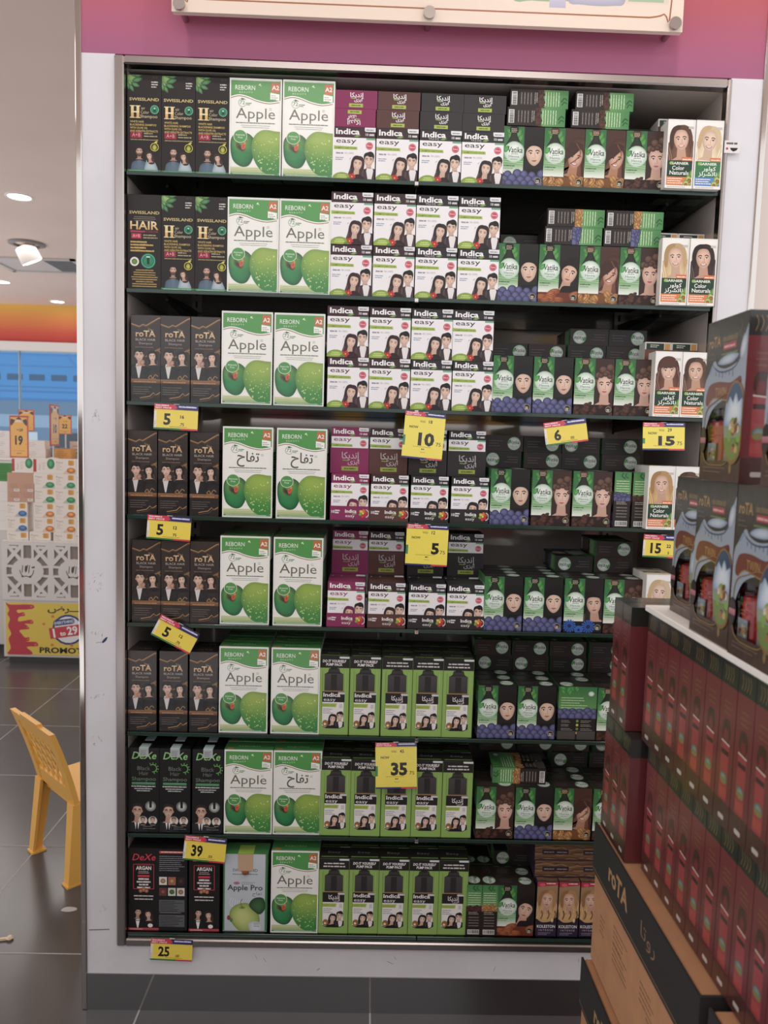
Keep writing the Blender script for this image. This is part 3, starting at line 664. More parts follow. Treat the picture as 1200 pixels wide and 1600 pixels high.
def art_koleston(k=0):
    w, h = 50, 138; a = Art(w, h); Y = lambda f: h*(1-f)
    a.rect(0, 0, w, h, '#4a3430'); a.rect(0, 40, w, h-40, '#8a6544', '#a8845c'); head(a, 25, Y(.34), 36, '#dba98a', '#9a6a3a', 'wavy', rot=(-4, 5, 2)[k], hair2='#e0b578')
    for i in range(6): a.line([(4+i*8, 66), (7+i*8, 55), (3+i*8, 44)], 3.2, ('#d8ac6a', '#8a5c30')[i % 2], True)
    a.poly([(0, Y(.0)), (w, Y(0)), (w, Y(.05)), (0, Y(.09))], '#b8243e'); a.ell(12, Y(.05), 7, 4, '#e0506a'); a.dashes(22, Y(.035), 22, 1, 3, 2.4, '#f3d0d6')
    a.blob([(-4, 44), (14, 36), (34, 38), (54, 48), (54, -6), (-4, -6)], '#33243c', '#1d1426', cen=(25, 18)); a.ell(39, 42, 3.6, 6.5, '#e9d6a8', '#b58a4a')
    a.text('KOLESTON', 25, 22, 7.2, '#ece6ea', w=44, al='c', bold=.015); a.text('I N T E N S E', 25, 14, 4, '#cfc6d2', w=34, al='c'); a.dashes(6, 8, 36, 2, 4, 1.6, '#8d8298'); return a
def art_pump(arabic=False):
    w, h = 72, 187; a = Art(w, h); Y = lambda f: h*(1-f)
    a.rect(0, 0, w, h, '#8cb552'); a.rect(0, Y(.145), w, h*.145, '#201d1d')
    if arabic: a.dashes(12, Y(.072), 48, 1, 3, 3.4, '#cfcbc6', fill=.8); a.dashes(10, Y(.112), 52, 1, 3, 3.4, '#cfcbc6', fill=.8)
    else: a.text('DO IT YOURSELF', 36, Y(.075), 6, '#efecea', w=54, al='c', bold=.03, shear=.1); a.text('PUMP PACK', 36, Y(.118), 6, '#efecea', w=38, al='c', bold=.03, shear=.1)
    a.rrect(48, Y(.025), 28, 6, 2, '#d8dce0')
    # printed pump bottle
    b = [(14, 30), (14, 118), (16, 146), (22, 150), (24, 158), (48, 158), (50, 150), (56, 146), (58, 118), (58, 30), (56, 16), (16, 16)]
    a.poly(b, '#2b2828'); a.rect(24, 150, 24, 9, '#3a3737'); a.rect(28, 156, 16, 5, '#232020'); a.rect(14, 106, 44, 40, '#3d3a3a', '#4a4747'); a.rect(29, 108, 14, 36, '#2a2727')
    a.rect(13, 103, 46, 2.4, '#a8824a'); a.rect(10, 78, 52, 25, '#231f20'); a.rrect(46, 97, 22, 5, 2, '#cfd0d4')
    if arabic: a.text(AR['indica'], 24, 86, 10, '#e6e2e2', w=28, bold=.02); a.text(AR['easy'], 36, 80, 5, '#e6e2e2', w=14)
    else: a.text('Indica', 12, 91, 9, '#f0ecec', w=40, bold=.025); a.text('easy', 13, 80.5, 8, '#f0ecec', w=28)
    a.rect(10, 18, 50, 60, '#ece9e6'); a.poly([(10, 66), (42, 66), (44, 75), (10, 75)], '#a9c24a'); a.text('SHAMPOO COLOR', 12, 68.5, 3.6, '#4f6a1c', w=28); a.rect(50, 64, 7, 10, '#cfccd0'); a.dashes(12, 60, 28, 3, 4.6, 2, '#a5a4ad')
    indica_couple(a, 35, 37, 17, '#1d181a', '#1d1415')
    a.ell(18, 27, 7, 8, '#c9482c', '#5a7a2a', n=14); a.ell(17, 25, 3, 3, '#e8d8b0')
    a.rect(0, 0, 10, 158, '#8cb552'); a.rect(62, 0, 10, 158, '#8cb552'); a.poly([(10, 0), (62, 0), (62, 20), (52, 15), (20, 15), (10, 20)], '#8cb552'); a.line([(11, 20), (20, 15.5), (52, 15.5), (61, 20)], 1.6, '#1c1a1a')
    a.rect(0, 0, .9, h, '#4f6a22'); a.rect(w-.9, 0, .9, h, '#4f6a22'); a.rect(8.6, 24, 1, 130, '#6f9434'); a.rect(62.4, 24, 1, 130, '#a9cf66')
    return a
def art_dexe():
    w, h = 72, 203; a = Art(w, h); Y = lambda f: h*(1-f)
    a.rect(0, 0, w, h, '#121212'); a.text('DeXe', 8, Y(.125), 17, '#8fd07c', w=56, shear=.25, bold=.01)
    a.text('Black', 21, Y(.26), 9.5, '#6f7a70', w=30); a.text('Hair', 25, Y(.32), 9.5, '#6f7a70', w=22); a.text('Shampoo', 8, Y(.385), 9, '#6f8a70', w=56)
    a.ring(57, Y(.235), 10, 2.2, '#5fae4c', 20, -100, 130); 
    for k in range(7): t = math.radians(120-k*32); a.line([(57+11*math.cos(t), Y(.235)+11*math.sin(t)), (57+14*math.cos(t), Y(.235)+14*math.sin(t))], 1.5, '#7fce6a')
    a.rect(8, Y(.435), 55, 6, '#3f7a50', '#5fa878'); a.dashes(7, Y(.46), 56, 1, 3, 2.6, '#d5d9d5'); a.dashes(12, Y(.488), 46, 2, 5, 2.4, '#c5c9c5', al='c')
    suit(a, 20, 42, 22, '#1b1b20', '#eceaf0', '#16161a'); head(a, 21, 50, 29, '#dda98d', '#2e2420', 'glasses')
    a.ell(52, Y(.69), 13, 13, '#b9bdb9', '#5d625d', off=(.2, -.3)); a.ell(52, Y(.69), 9, 9, '#e3e6e3', '#9aa09a'); a.rect(49, Y(.71), 6, 22, '#1a1a1a'); a.rect(50.5, Y(.62), 3, 5, '#1a1a1a')
    for (x, c) in ((34, 0), (57, 1)):
        a.ell(x, Y(.865), 10.5, 10.5, '#f0eeea', '#d9d4cf'); head(a, x, Y(.862), 13, '#dcae93', '#4a4038', 'man'); a.ell(x, Y(.905), 6, 2.4, '#2a2a2a')
    a.dashes(34, 12, 30, 2, 5, 1.8, '#6f746f'); return a
def art_argan():
    w, h = 72, 203; a = Art(w, h); Y = lambda f: h*(1-f)
    a.rect(0, 0, w, h, '#171213'); a.text('DeXe', 9, Y(.14), 16, '#d8324a', w=54, shear=.25, bold=.01)
    for q in (((12, Y(.19)), (60, Y(.19))), ((12, Y(.49)), (60, Y(.49))), ((12, Y(.19)), (12, Y(.49))), ((60, Y(.19)), (60, Y(.49)))): a.line(q, 1.6, '#c0303f')
    a.rect(20, Y(.205), 32, 5, '#8a2a34'); a.text('ARGAN', 36, Y(.255), 8.5, '#f2ecec', w=36, al='c', bold=.03); a.dashes(18, Y(.28), 36, 2, 4, 1.8, '#b9a8a8', al='c'); a.rect(22, Y(.345), 28, 5, '#d8324a'); a.dashes(19, Y(.38), 34, 4, 7, 4, '#e6dada', al='c', fill=.9)
    for (x, y, r_) in ((36, Y(.5), 6), (29, Y(.515), 5), (43, Y(.515), 5)): a.ell(x, y, r_, r_, '#c98a5a', '#6a3020')
    a.dashes(8, Y(.585), 56, 2, 8, 3, '#cfc6c6', al='c')
    suit(a, 22, 36, 16, '#0d0c0e', '#f2f0ee', bow=True); head(a, 23, 44, 17, '#cf9f84', '#16110f', 'man', rot=-6)
    a.blob([(40, 26), (54, 26), (62, 14), (64, 0), (34, 0), (38, 14)], '#1a1618', '#0c0a0c'); head(a, 47, 39, 16, '#e0b59e', '#33201c', 'straight', rot=6, fx=-1, lips='#a8303a'); a.ell(52, 12, 6, 5, '#f0e6e0')
    a.rect(0, 0, w, 6, '#a8343c', '#c24a4e'); a.dashes(4, 1.8, 30, 1, 3, 1.6, '#f0c5c5'); return a
def art_argan_back():
    w, h = 72, 203; a = Art(w, h); Y = lambda f: h*(1-f)
    a.rect(0, 0, w, h, '#17161a'); a.rect(6, Y(.055), 60, 6, '#c9443f'); a.dashes(10, Y(.045), 52, 1, 3, 2.6, '#f0d0c8'); a.dashes(6, Y(.095), 60, 8, 5, 1.8, '#8d8f93')
    for i in range(6):
        x, y = 6+(i % 3)*21, Y(.44)-(i//3)*27; a.rect(x, y, 18, 20, ('#e3ddd0', '#a86a4c', '#2e2624', '#6a3a38', '#c9d2bc', '#d9cfc4')[i])
        a.ell(x+9, y+10, 6, 6, ('#b59a70', '#d8a070', '#5a3a30', '#a8605a', '#4a7a42', '#b08a6a')[i], ('#7a6040', '#8a4a2c', '#2a1a16', '#4a2020', '#2a4a26', '#7a5038')[i])
    a.rect(6, Y(.77), 60, 30, '#5d6064'); a.rect(6, Y(.955), 60, 30, '#5d6064'); a.dashes(8, Y(.645), 56, 7, 4, 1.5, '#1d1d20', fill=.95); a.dashes(8, Y(.83), 56, 7, 4, 1.5, '#1d1d20', fill=.95); a.dashes(8, Y(.785), 50, 1, 3, 1.6, '#8d8f93')
    return a
def art_pro():
    w, h = 105, 194; a = Art(w, h); Y = lambda f: h*(1-f)
    a.rect(0, 0, w, h, '#3f7a4c'); a.rect(4, 0, w-9, h, '#b9c3cc', '#c8d0d6')
    a.text('SWISSLAND', 52, Y(.225), 7, '#5d666c', w=60, al='c', bold=.01); a.dashes(22, Y(.265), 60, 1, 3, 2.2, '#7d868c'); a.ell(32, Y(.375), 8, 4, '#a5647a', '#c98fa2'); a.dashes(44, Y(.37), 34, 2, 4, 1.6, '#8d969c')
    a.text('Apple Pro', 52, Y(.465), 13, '#3a4244', w=84, al='c', bold=.018); a.text(AR['apple'], 70, Y(.525), 7, '#4a5254', w=22)
    for k in range(6): a.line([(20+k*5, Y(.56)-k*2), (16+k*6, Y(.64)-k*4), (24+k*5, Y(.70))], .9, '#e6eef2', True)
    a.blob([(30, 66), (56, 72), (72, 60), (84, 46), (88, 26), (76, 6), (56, -6), (36, 4), (20, 24), (16, 48)], '#c9d27c', '#7d9a34', cen=(44, 40)); a.blob([(62, 20), (76, 26), (90, 22), (96, 8), (84, -4), (66, 0)], '#d3d9de', '#b5bfc6'); a.ell(46, 60, 9, 4, '#5f7a2c', '#a8b85a'); a.line([(47, 60), (42, 72), (46, 82)], 1.6, '#7a6a34', True)
    a.blob([(62, 66), (74, 84), (96, 84), (101, 60), (90, 44), (78, 48)], '#3f6a3c', '#1a3f22'); a.ell(14, 34, 4, 6, '#a83a34', '#6a2220'); a.ell(20, 28, 3.4, 5, '#4a7a3c'); a.dashes(74, 20, 18, 3, 4, 1.4, '#7d868c'); a.rect(0, 0, w, 2, '#8a969c')
    return a
def art_twin_side(w=40, h=203):
    a = Art(w, h); Y = lambda f: h*(1-f); a.rect(0, 0, w, h, '#6a2429', '#76282d'); a.rect(0, Y(.145), w, h*.145, '#25231f')
    for k in range(4): a.line([(8+k*6, Y(.03)), (11+k*6, Y(.07)), (8+k*6, Y(.12))], .9, '#8a7038', True)
    a.dashes(10, Y(.25), 20, 3, 7, 2, '#7d4a2c', al='c'); a.blob([(13, Y(.36)), (27, Y(.36)), (29, Y(.46)), (11, Y(.46))], '#45201c')
    a.rect(0, 0, w, Y(.85), '#4a2320')
    a.rrect(10, 32, 20, 72, 3, '#9c3038'); a.rect(11, 88, 18, 6, '#3a1a1a'); a.blob([(14, 104), (26, 104), (26, 118), (20, 122), (14, 118)], '#7a2428', '#5c1c1e'); a.line([(10, 104), (30, 102)], 2, '#cfc0b4')
    a.ell(20, 60, 9, 7, '#7d938f', '#4a5a48', n=12); a.ell(20, 56, 8, 4, '#7a7a3c'); a.rect(11, 36, 18, 12, '#a83a32'); a.rrect(13, 8, 14, 6, 2, '#bdb5ae'); return a

# ------------------------------------------------------------------ setting
def strip(name, a, b, col, m, ch=0.0, art=None):
    g = MB(); g.box(a, b, col, ch)
    if art: g.art(*art)
    return struct(g.build(name, m))
XL, XR, ZB, ZT = -0.545, 0.752, 0.192, 2.150     # clear opening of the shelf niche
FL, FR, FB, FT = -0.5655, 0.7615, 0.163, 2.1685  # outside of its steel surround
WL, WR = -0.636, 0.831
def wall_art():
    a = Art((FL-WL)*1000, 2080); x = 18; r = random.Random(5)
    for (zz, n, s) in ((1020, 8, 12), (1040, 5, 9), (905, 6, 10), (760, 5, 9), (660, 6, 12), (250, 3, 8), (1410, 4, 14), (1390, 4, 18)):
        for k in range(n):
            px, pz = x+r.uniform(-8, 22), zz-91+r.uniform(-s, s); q = r.uniform(2, 8)
            a.line([(px, pz), (px+r.uniform(-q, q), pz+r.uniform(-2, q)), (px+r.uniform(-2, 4), pz+q)], r.uniform(.5, 1.4), mix('#dddbe0', '#8a8684', r.uniform(.3, 1)))
    a.blob([(40, 800), (47, 806), (50, 814), (44, 811), (38, 803)], '#27406e'); a.line([(24, 800), (39, 803)], 1, '#8a8c96')
    a.line([(4, 108), (52, 110)], 2.4, '#77757e')
    return a
g = MB(); g.box((WL, 0, 0.091), (FL, 0.5, 2.172), '#fff'); g.art(wall_art(), (WL, 0, 0.091), (1, 0, 0), (0, 0, 1), 1)
struct(g.build('wall_left', ['white_laminate', 'printed_matte']))
strip('wall_right', (FR, 0, 0.091), (WR, 0.5, 2.172), '#fff', 'white_laminate')
def base_art():
    a = Art(1327, 72); r = random.Random(8)
    for (x, y) in ((330, 40), (345, 44), (640, 40), (655, 36), (662, 44), (900, 30), (1100, 45), (480, 20)):
        a.line([(x, y), (x+r.uniform(-10, 14), y+r.uniform(-12, 12))], r.uniform(.8, 2), '#9a979c')
    return a
g = MB(); g.box((FL, 0, 0.091), (FR, 0.5, FB), '#fff'); g.art(base_art(), (FL, 0, 0.091), (1, 0, 0), (0, 0, 1), 1)
struct(g.build('wall_front', ['white_laminate', 'printed_matte']))
# fascia print: orange red above running to magenta below
g = MB(); g.box((WL, 0, 2.172), (WR, 0.5, CEIL), '#a84a72')
fa = Art((WR-WL)*1000, 828); hs = [(0, '#aa5f84'), (70, '#b55c7c'), (180, '#c4595c'), (320, '#cf6448'), (500, '#dd8a3e'), (828, '#e6b03c')]
for (y0, c0), (y1, c1) in zip(hs, hs[1:]): fa.rect(0, y0, fa.w, y1-y0, c0, c1)
g.art(fa, (WL, 0, 2.172), (1, 0, 0), (0, 0, 1)); struct(g.build('wall_fascia', 'printed_matte'))
strip('trim_1', (WL-0.0135, -0.004, 0), (WL, 0.5, CEIL), '#fff', 'chrome', 0.002)
strip('trim_2', (WR, -0.004, 0), (WR+0.0135, 0.5, CEIL), '#fff', 'chrome', 0.002)
strip('baseboard_front', (WL, -0.003, 0), (WR, 0.5, 0.091), '#fff', 'mirror_plinth')
strip('wall_back', (FL, 0.42, FB), (FR, 0.5, 2.172), '#cfc8c4', 'wall_paint')
# floor with joints
g = MB(); g.face([(-3.6, -2.2, 0), (1.5, -2.2, 0), (1.5, 9.5, 0), (-3.6, 9.5, 0)], '#444', 0)
for k in range(-6, 3):
    x = 0.037+0.55*k; g.face([(x-.0022, -2.2, .0004), (x+.0022, -2.2, .0004), (x+.0022, 9.5, .0004), (x-.0022, 9.5, .0004)], '#aaa', 1)
for k in range(-4, 18):
    y = 0.191+0.524*k; g.face([(-3.6, y-.0022, .0005), (1.5, y-.0022, .0005), (1.5, y+.0022, .0005), (-3.6, y+.0022, .0005)], '#aaa', 1)
struct(g.build('floor', ['floor_tile', 'grout']))
strip('ceiling', (-6, -3, CEIL), (2, 8.2, CEIL+.1), '#fff', 'ceiling_paint')
strip('wall_side', (WR+0.02, 0.35, 0), (1.5, 0.5, CEIL), '#ded0c8', 'wall_paint')
g = MB(); g.box((-4, -3.6, 0), (2.2, -3.4, 1.5), '#4a3a36'); a = Art(6200, 1500); r = random.Random(11)  # unseen stand-in for the goods shelves opposite, added for the mirrors to reflect
for k in range(6):
    x = 0; y = 60+k*240
    while x < 6200:
        w_ = r.choice((90, 140, 220, 300)); c_ = r.choice(('#b03a3a', '#2f3d5c', '#3a4a34', '#c9b8a2', '#7a2a34', '#2a2626', '#c9a23a', '#3f6a8a', '#5a4a44', '#8a3038')); a.rect(x, y, w_-8, r.choice((150, 180, 205)), c_); x += w_
    a.rect(0, y-24, 6200, 22, '#8a8480')
g.art(a, (2.2, -3.4, 0), (-1, 0, 0), (0, 0, 1)); struct(g.build('rear_backdrop', 'printed_matte'))
# shop front at the far end: printed fascia, beam, glass with mullions, the mall across the way
g = MB(); g.box((-7, 8.2, 2.53), (-0.3, 8.4, CEIL), '#d0563c')
fa = Art(6700, 470); hs = [(0, '#c23a34'), (120, '#cf4f38'), (280, '#dd8236'), (470, '#e3b038')]
for (y0, c0), (y1, c1) in zip(hs, hs[1:]): fa.rect(0, y0, fa.w, y1-y0, c0, c1)
g.art(fa, (-7, 8.2, 2.53), (1, 0, 0), (0, 0, 1)); struct(g.build('wall_far', 'printed_matte'))
strip('trim_3', (-7, 8.16, 2.42), (-0.3, 8.4, 2.53), '#d9d2cd', 'wall_paint')
g = MB(); g.box((-7, 8.28, 0.05), (-0.3, 8.29, 2.42), '#fff'); struct(g.build('window_1', 'window_glass'))
for i, px in enumerate((31, 150)):
    x = at(px, 600, 8.28).x; strip('trim_%d' % (4+i), (x-.006, 8.26, 0), (x+.006, 8.31, 2.42), '#9aa6b0', 'wall_paint')
def facade():  # the blue light of the mall is painted into these wall colours
    w, h = 12000, 4300; a = Art(w, h); a.rect(0, 0, w, h, '#2f8fd2')
    a.rect(0, 0, w, 2050, '#5f7f9c'); a.rect(0, 1500, w, 260, '#8fa9bf'); a.rect(0, 0, w, 900, '#4a5a6c')
    for (y, t, c) in ((2050, 60, '#2a78b5'), (2230, 40, '#2577b8'), (2330, 30, '#2577b8'), (2760, 40, '#2a80c4'), (3000, 30, '#2a80c4')): a.rect(0, y, w, t, c)
    for k in range(26): a.rect(200+k*460, 2480, 330, 130, '#24587e')
    for k in range(14): a.rect(100+k*860, 250, 560, 1150, ('#c9cdd2', '#2c3642', '#8fa3b5', '#3a4654', '#b9b2aa')[k % 5])
    a.ring(6000, 3150, 420, 40, '#2a80c4', 28)
    return a
g = MB(); g.box((-12, 14.5, 0), (0, 14.8, 4.3), '#2f8fd2'); g.art(facade(), (-12, 14.5, 0), (1, 0, 0), (0, 0, 1)); struct(g.build('wall_mall', 'printed_matte'))

# ------------------------------------------------------------------ the shelf unit
unit = tag(empty('shelving_unit', (0, 0, 0)), 'tall built-in shelf niche with steel surround and mirrored back in the white wall', 'shelf unit')
def part(name, a, b, m, ch=0.0, col='#fff', par=unit):
    g = MB(); g.box(a, b, col, ch); return g.build(name, m, par)
part('frame_rail', (FL, -0.008, FB), (XL, 0.02, FT), 'brushed_steel', .003); part('frame_rail', (XR, -0.008, FB), (FR, 0.02, FT), 'brushed_steel', .003)
part('frame_rail', (XL, -0.008, ZT), (XR, 0.02, FT), 'brushed_steel', .003); part('frame_rail', (XL, -0.008, FB), (XR, 0.02, ZB-.0095), 'brushed_steel', .003)
part('back_panel', (XL, 0.37, FB), (XR, 0.38, FT), 'mirror_back')
part('side_panel', (FL, 0.02, FB), (XL, 0.38, FT), 'side_steel'); part('side_panel', (XR, 0.02, FB), (FR, 0.38, FT), 'side_steel')
part('top_panel', (XL, 0.02, ZT), (XR, 0.37, FT), 'side_steel'); part('base_deck', (XL, 0.02, FB), (XR, 0.37, ZB-.0095), 'side_steel')
for x in (-0.47, 0.10, 0.66):
    g = MB(); g.box((x-.013, 0.355, ZB), (x+.013, 0.37, ZT), '#fff')
    for k in range(60): g.face([(x-.003, .3548, ZB+.03+k*.032), (x+.003, .3548, ZB+.03+k*.032), (x+.003, .3548, ZB+.046+k*.032), (x-.003, .3548, ZB+.046+k*.032)], '#000', 1)
    g.build('upright', ['side_steel', 'dark_metal'], unit)
SZ = [1.9345, 1.6855, 1.4405, 1.1865, 0.9390, 0.6820, 0.4365, 0.1920]   # upper face of each glass shelf, top to bottom
SN = ['top shelf', 'second shelf', 'third shelf', 'fourth shelf', 'fifth shelf', 'sixth shelf', 'seventh shelf', 'bottom deck']
TOP0 = {}
for k, z in enumerate(SZ):
    xj = solveX(651, .003, z); r_ = []
    for n_, (xa, xb) in enumerate(((XL+.002, xj-.0008), (xj+.0008, XR-.002))):
        g = MB(); g.box((xa, 0.003, z-.009), (xb, 0.345, z), '#17352a', .0008, 0, fm={'y-': 1, 'y+': 1})
        o = tag(g.build('glass_shelf', ['shelf_glass', 'glass_edge']), '%s green glass pane carrying the boxes of the %s' % (('wide left-hand', 'narrower right-hand')[n_] if False else ('left', 'right')[n_], SN[k]), 'shelf', 'glass shelf panes of the niche')
        if n_ == 0 and k < 7: q = MB(); q.box((xj-.004, .0015, z-.0105), (xj+.004, .012, z-.0092), '#cfd4d0', .0004); q.box((xj-.004, .0015, z-.0092), (xj+.004, .0027, z-.002), '#cfd4d0', .0003); q.build('joint_clip', 'chrome', o)
    if k < 7:
        for x in (-0.47, 0.10, 0.66):
            g = MB(); P = [(x-.003, .3545, z-.0095), (x-.003, .06, z-.0095), (x-.003, .06, z-.015), (x-.003, .20, z-.024), (x-.003, .3545, z-.030)]
            g.sweep(P, [(p[0]+.006, p[1], p[2]) for p in P], '#fff'); g.build('shelf_bracket', 'dark_metal', unit)

# ------------------------------------------------------------------ kinds of packs
KIND = {}
def carton(key, name, cat, w, d, h, base, m='printed_card', front=None, back=None, left=None, right=None, top=None, lid=None, k=0.001, extra=None):
    """folding carton, origin at the middle of its foot; the lid is a part of its own"""
    W_, D_, H_ = w/1000, d/1000, h/1000; g = MB(); t = 0.0009
    g.box((-W_/2, -D_/2, 0), (W_/2, D_/2, H_-t), base, .0007)
    if front: g.art(front, (-W_/2, -D_/2, 0), (1, 0, 0), (0, 0, 1), k=k*(H_-t)/H_)
    if back: g.art(back, (W_/2, D_/2, 0), (-1, 0, 0), (0, 0, 1))
    if right: g.art(right, (W_/2, -D_/2, 0), (0, 1, 0), (0, 0, 1))
    if left: g.art(left, (-W_/2, D_/2, 0), (0, -1, 0), (0, 0, 1))
    q = MB(); q.box((-W_/2, -D_/2+.0002, H_-t), (W_/2, D_/2, H_), lid or base, .0004)
    if top: q.art(top, (-W_/2, -D_/2, H_), (1, 0, 0), (0, 1, 0))
    parts = [('lid', q.data('lid', m))]
    if extra: parts += extra
    KIND[key] = (name, cat, g.data(name, m), parts, (W_, D_, H_))
def put(key, M, label, group=None, skip=()):
    name, cat, me, parts, dim = KIND[key]
    o = bpy.data.objects.new(name, me); COL.objects.link(o); o.matrix_world = M
    tag(o, label, cat, group)
    for pn, pm in parts:
        if pn in skip: continue
        c = bpy.data.objects.new(pn, pm); COL.objects.link(c); c.parent = o
    return o
def stand(key, x, y, z, label, group=None, rz=0.0, rx=0.0):
    """x, y = middle of the front face"""
    d = KIND[key][4][1]; a = math.radians(rz)
    M = Matrix.Translation((x, y, z)) @ Matrix.Rotation(a, 4, 'Z') @ Matrix.Rotation(math.radians(rx), 4, 'X') @ Matrix.Translation((0, d/2, 0))
    return put(key, M, label, group)
def lay(key, x, y, z, mode, label, group=None, rz=0.0):
    """lying pack: x = middle, y = nearest side, z = underside. side+ / side-: long side to the viewer, lid to +x / -x; end / endr: lid to the viewer; flip: other way up"""
    w, d, h = KIND[key][4]
    cols = {'side+': ((0, -1, 0), (0, 0, -1), (1, 0, 0)), 'side-': ((0, -1, 0), (0, 0, 1), (-1, 0, 0)), 'end': ((1, 0, 0), (0, 0, 1), (0, -1, 0)), 'endr': ((-1, 0, 0), (0, 0, -1), (0, -1, 0))}[mode]
    R3 = Matrix([[cols[j][i] for j in range(3)] for i in range(3)]).to_4x4()
    off = {'side+': (-h/2, w/2, d/2), 'side-': (h/2, w/2, d/2), 'end': (0, h, d/2), 'endr': (0, h, d/2)}[mode]
    return put(key, Matrix.Translation((x, y, z)) @ Matrix.Rotation(math.radians(rz), 4, 'Z') @ Matrix.Translation(off) @ R3, label, group)
def flat(w, h, c): a = Art(w, h); a.rect(0, 0, w, h, c); return a

def apple_top():
    a = Art(113, 46); a.rect(0, 0, 113, 46, '#3f8f45'); a.rect(0, 0, 113, 3, '#6fb55f'); a.text('REBORN', 30, 16, 8, '#9fd08f', w=50); a.rect(6, 4, 14, 7, '#c96a38'); return a
def apple_side():
    a = Art(46, 205); a.rect(0, 0, 46, 205, '#2f7a3e'); a.rect(0, 150, 46, 52, '#f0f1e8'); a.dashes(6, 140, 34, 18, 6, 1.8, '#a8d0a0'); barcode(a, 8, 6, 30, 16); return a
for key, ar in (('apple', 0), ('apple_ar', 1)): carton(key, 'hair_color_box', 'box', 113, 46, 205, '#e9ebe0', 'printed_film', art_apple(ar), None, apple_side(), apple_side(), apple_top(), '#3f8f45')
sd = flat(44, 203, '#1d1817')
carton('swiss', 'shampoo_box', 'box', 73, 44, 203, '#221c1b', 'printed_card', art_swiss()); carton('swiss_hair', 'shampoo_box', 'box', 73, 44, 203, '#26201f', 'printed_card', art_swiss_hair())
def rota_top(): a = Art(65, 42); a.rect(0, 0, 65, 42, '#2b2422'); a.text('roTA', 32, 16, 10, '#9a784c', w=34, al='c'); return a
carton('rota', 'shampoo_box', 'box', 65, 42, 190, '#2b2321', 'printed_film', art_rota(), top=rota_top())
carton('dexe', 'shampoo_box', 'box', 72, 44, 203, '#121212', 'printed_film', art_dexe()); carton('argan', 'shampoo_box', 'box', 72, 44, 203, '#171213', 'printed_card', art_argan(), art_argan_back())
IT = {'mag': '#8c1f58', 'brown': '#5a3430', 'dark': '#2b2628', 'plum': '#43232f'}
for k, c in IT.items():
    ar = k == 'dark'; fc = '#43232f' if k in ('mag', 'plum') else '#3a2428' if k == 'brown' else '#29262a'
    carton('indica_'+k, 'hair_dye_box', 'box', 91.5, 38, 111.5, c, 'printed_card', art_indica(fc, ar), None, None, None, art_indica_end(c), c)
    sc = 0.93; carton('sachet_'+k, 'hair_dye_box', 'box', 85, 37, 104, c, 'printed_card', art_indica(c if k == 'mag' else fc, False), None, None, None, None, c, k=0.001*sc)
    for up in (0, 1):
        fh = 0.058 if up else 0.032; g = MB(); w2, dp = 0.044, 0.082
        g.box((-w2, 0, 0), (w2, dp, .001), c); g.box((-w2, dp-.001, 0), (w2, dp, .06), c)
        for sx in (-1, 1):
            P = [(sx*w2, 0, 0), (sx*w2, dp, 0), (sx*w2, dp, .06), (sx*w2, .04, .055), (sx*w2, 0, fh)]; Q = [(p[0]-sx*.001, p[1], p[2]) for p in P]; g.sweep(P, Q, c)
        q = MB(); q.box((-w2, -.001, 0), (w2, 0, fh), c); q.art(art_tray_back(c) if up else art_tray(c), (-w2, -.001, 0), (1, 0, 0), (0, 0, 1))
        KIND['tray_%s_%d' % (k, up)] = ('display_tray', 'tray', g.data('display_tray', 'printed_card'), [('lip_panel', q.data('lip_panel', 'printed_card'))], (.088, .083, .06))
for i, k in enumerate((GRAPE, WALNUT, COFFEE, ALMOND, FLOWER)):
    s_ = art_vatika_side(k); carton('vatika_'+k, 'henna_box', 'box', 89.6, 38, 127, '#211a18', 'printed_card', art_vatika(k), art_vatika_back(k), s_, s_, art_vatika_end('#1f1a19' if k in (GRAPE, FLOWER) else '#2c1f1b'), '#1f1a19')
def garn_top(c): a = Art(60.4, 45); a.rect(0, 0, 60.4, 45, '#e6e2da'); a.rect(0, 4, 60.4, 24, c); a.rect(3, 28, 41, 14, '#1d3d2a'); a.rect(46, 28, 12, 14, '#e0a04a'); a.dashes(12, 37, 22, 2, 4, 2, '#d0d8c8'); return a
for key, hh, h2, sk, st, ar, alt in (('brown', '#4a2f22', '#84573c', '#dfae92', 'wavy', 0, 0), ('pale', '#c9a878', '#f0dfbe', '#e8c2a8', 'wavy', 1, 1), ('blond', '#b08a58', '#e6cb98', '#e3b79a', 'wavy', 1, 0), ('dark', '#241714', '#4a2f26', '#dba98d', 'wavy', 0, 0),
                                     ('fringe', '#43241a', '#7a4632', '#e0b095', 'bangs', 1, 0), ('chest', '#4a3024', '#7d5844', '#d8a688', 'wavy', 0, 0), ('gold', '#a87a44', '#deb678', '#e0b090', 'wavy', 0, 0)):
    carton('garnier_'+key, 'hair_color_box', 'box', 60.4, 45, 144, '#ece8e1', 'printed_card', art_garnier(hh, h2, sk, st, ar, alt), None, None, None, garn_top(h2), '#e9e5de')
def kol_top(i):
    a = Art(50, 42); a.rect(0, 0, 50, 42, '#6a4a32'); r = random.Random(i)
    for k in range(9): y = 3+k*4.6; a.line([(0, y), (14, y+r.uniform(-4, 4)), (32, y+r.uniform(-4, 4)), (50, y+r.uniform(-2, 2))], 2.6, ('#94704a', '#543622', '#7d5838')[k % 3], True)
    a.rect(0 if i % 2 else 18, 16, 32, 12, '#2d2028'); a.dashes(4 if i % 2 else 22, 20, 24, 1, 3, 3, '#8a8088'); a.rect(0, 0, 50, 4, '#3a2630'); return a
for i in range(3): carton('koleston_%d' % i, 'hair_color_box', 'box', 50, 42, 138, '#33243c', 'printed_card', art_koleston(i), top=kol_top(i), lid='#8a6440')
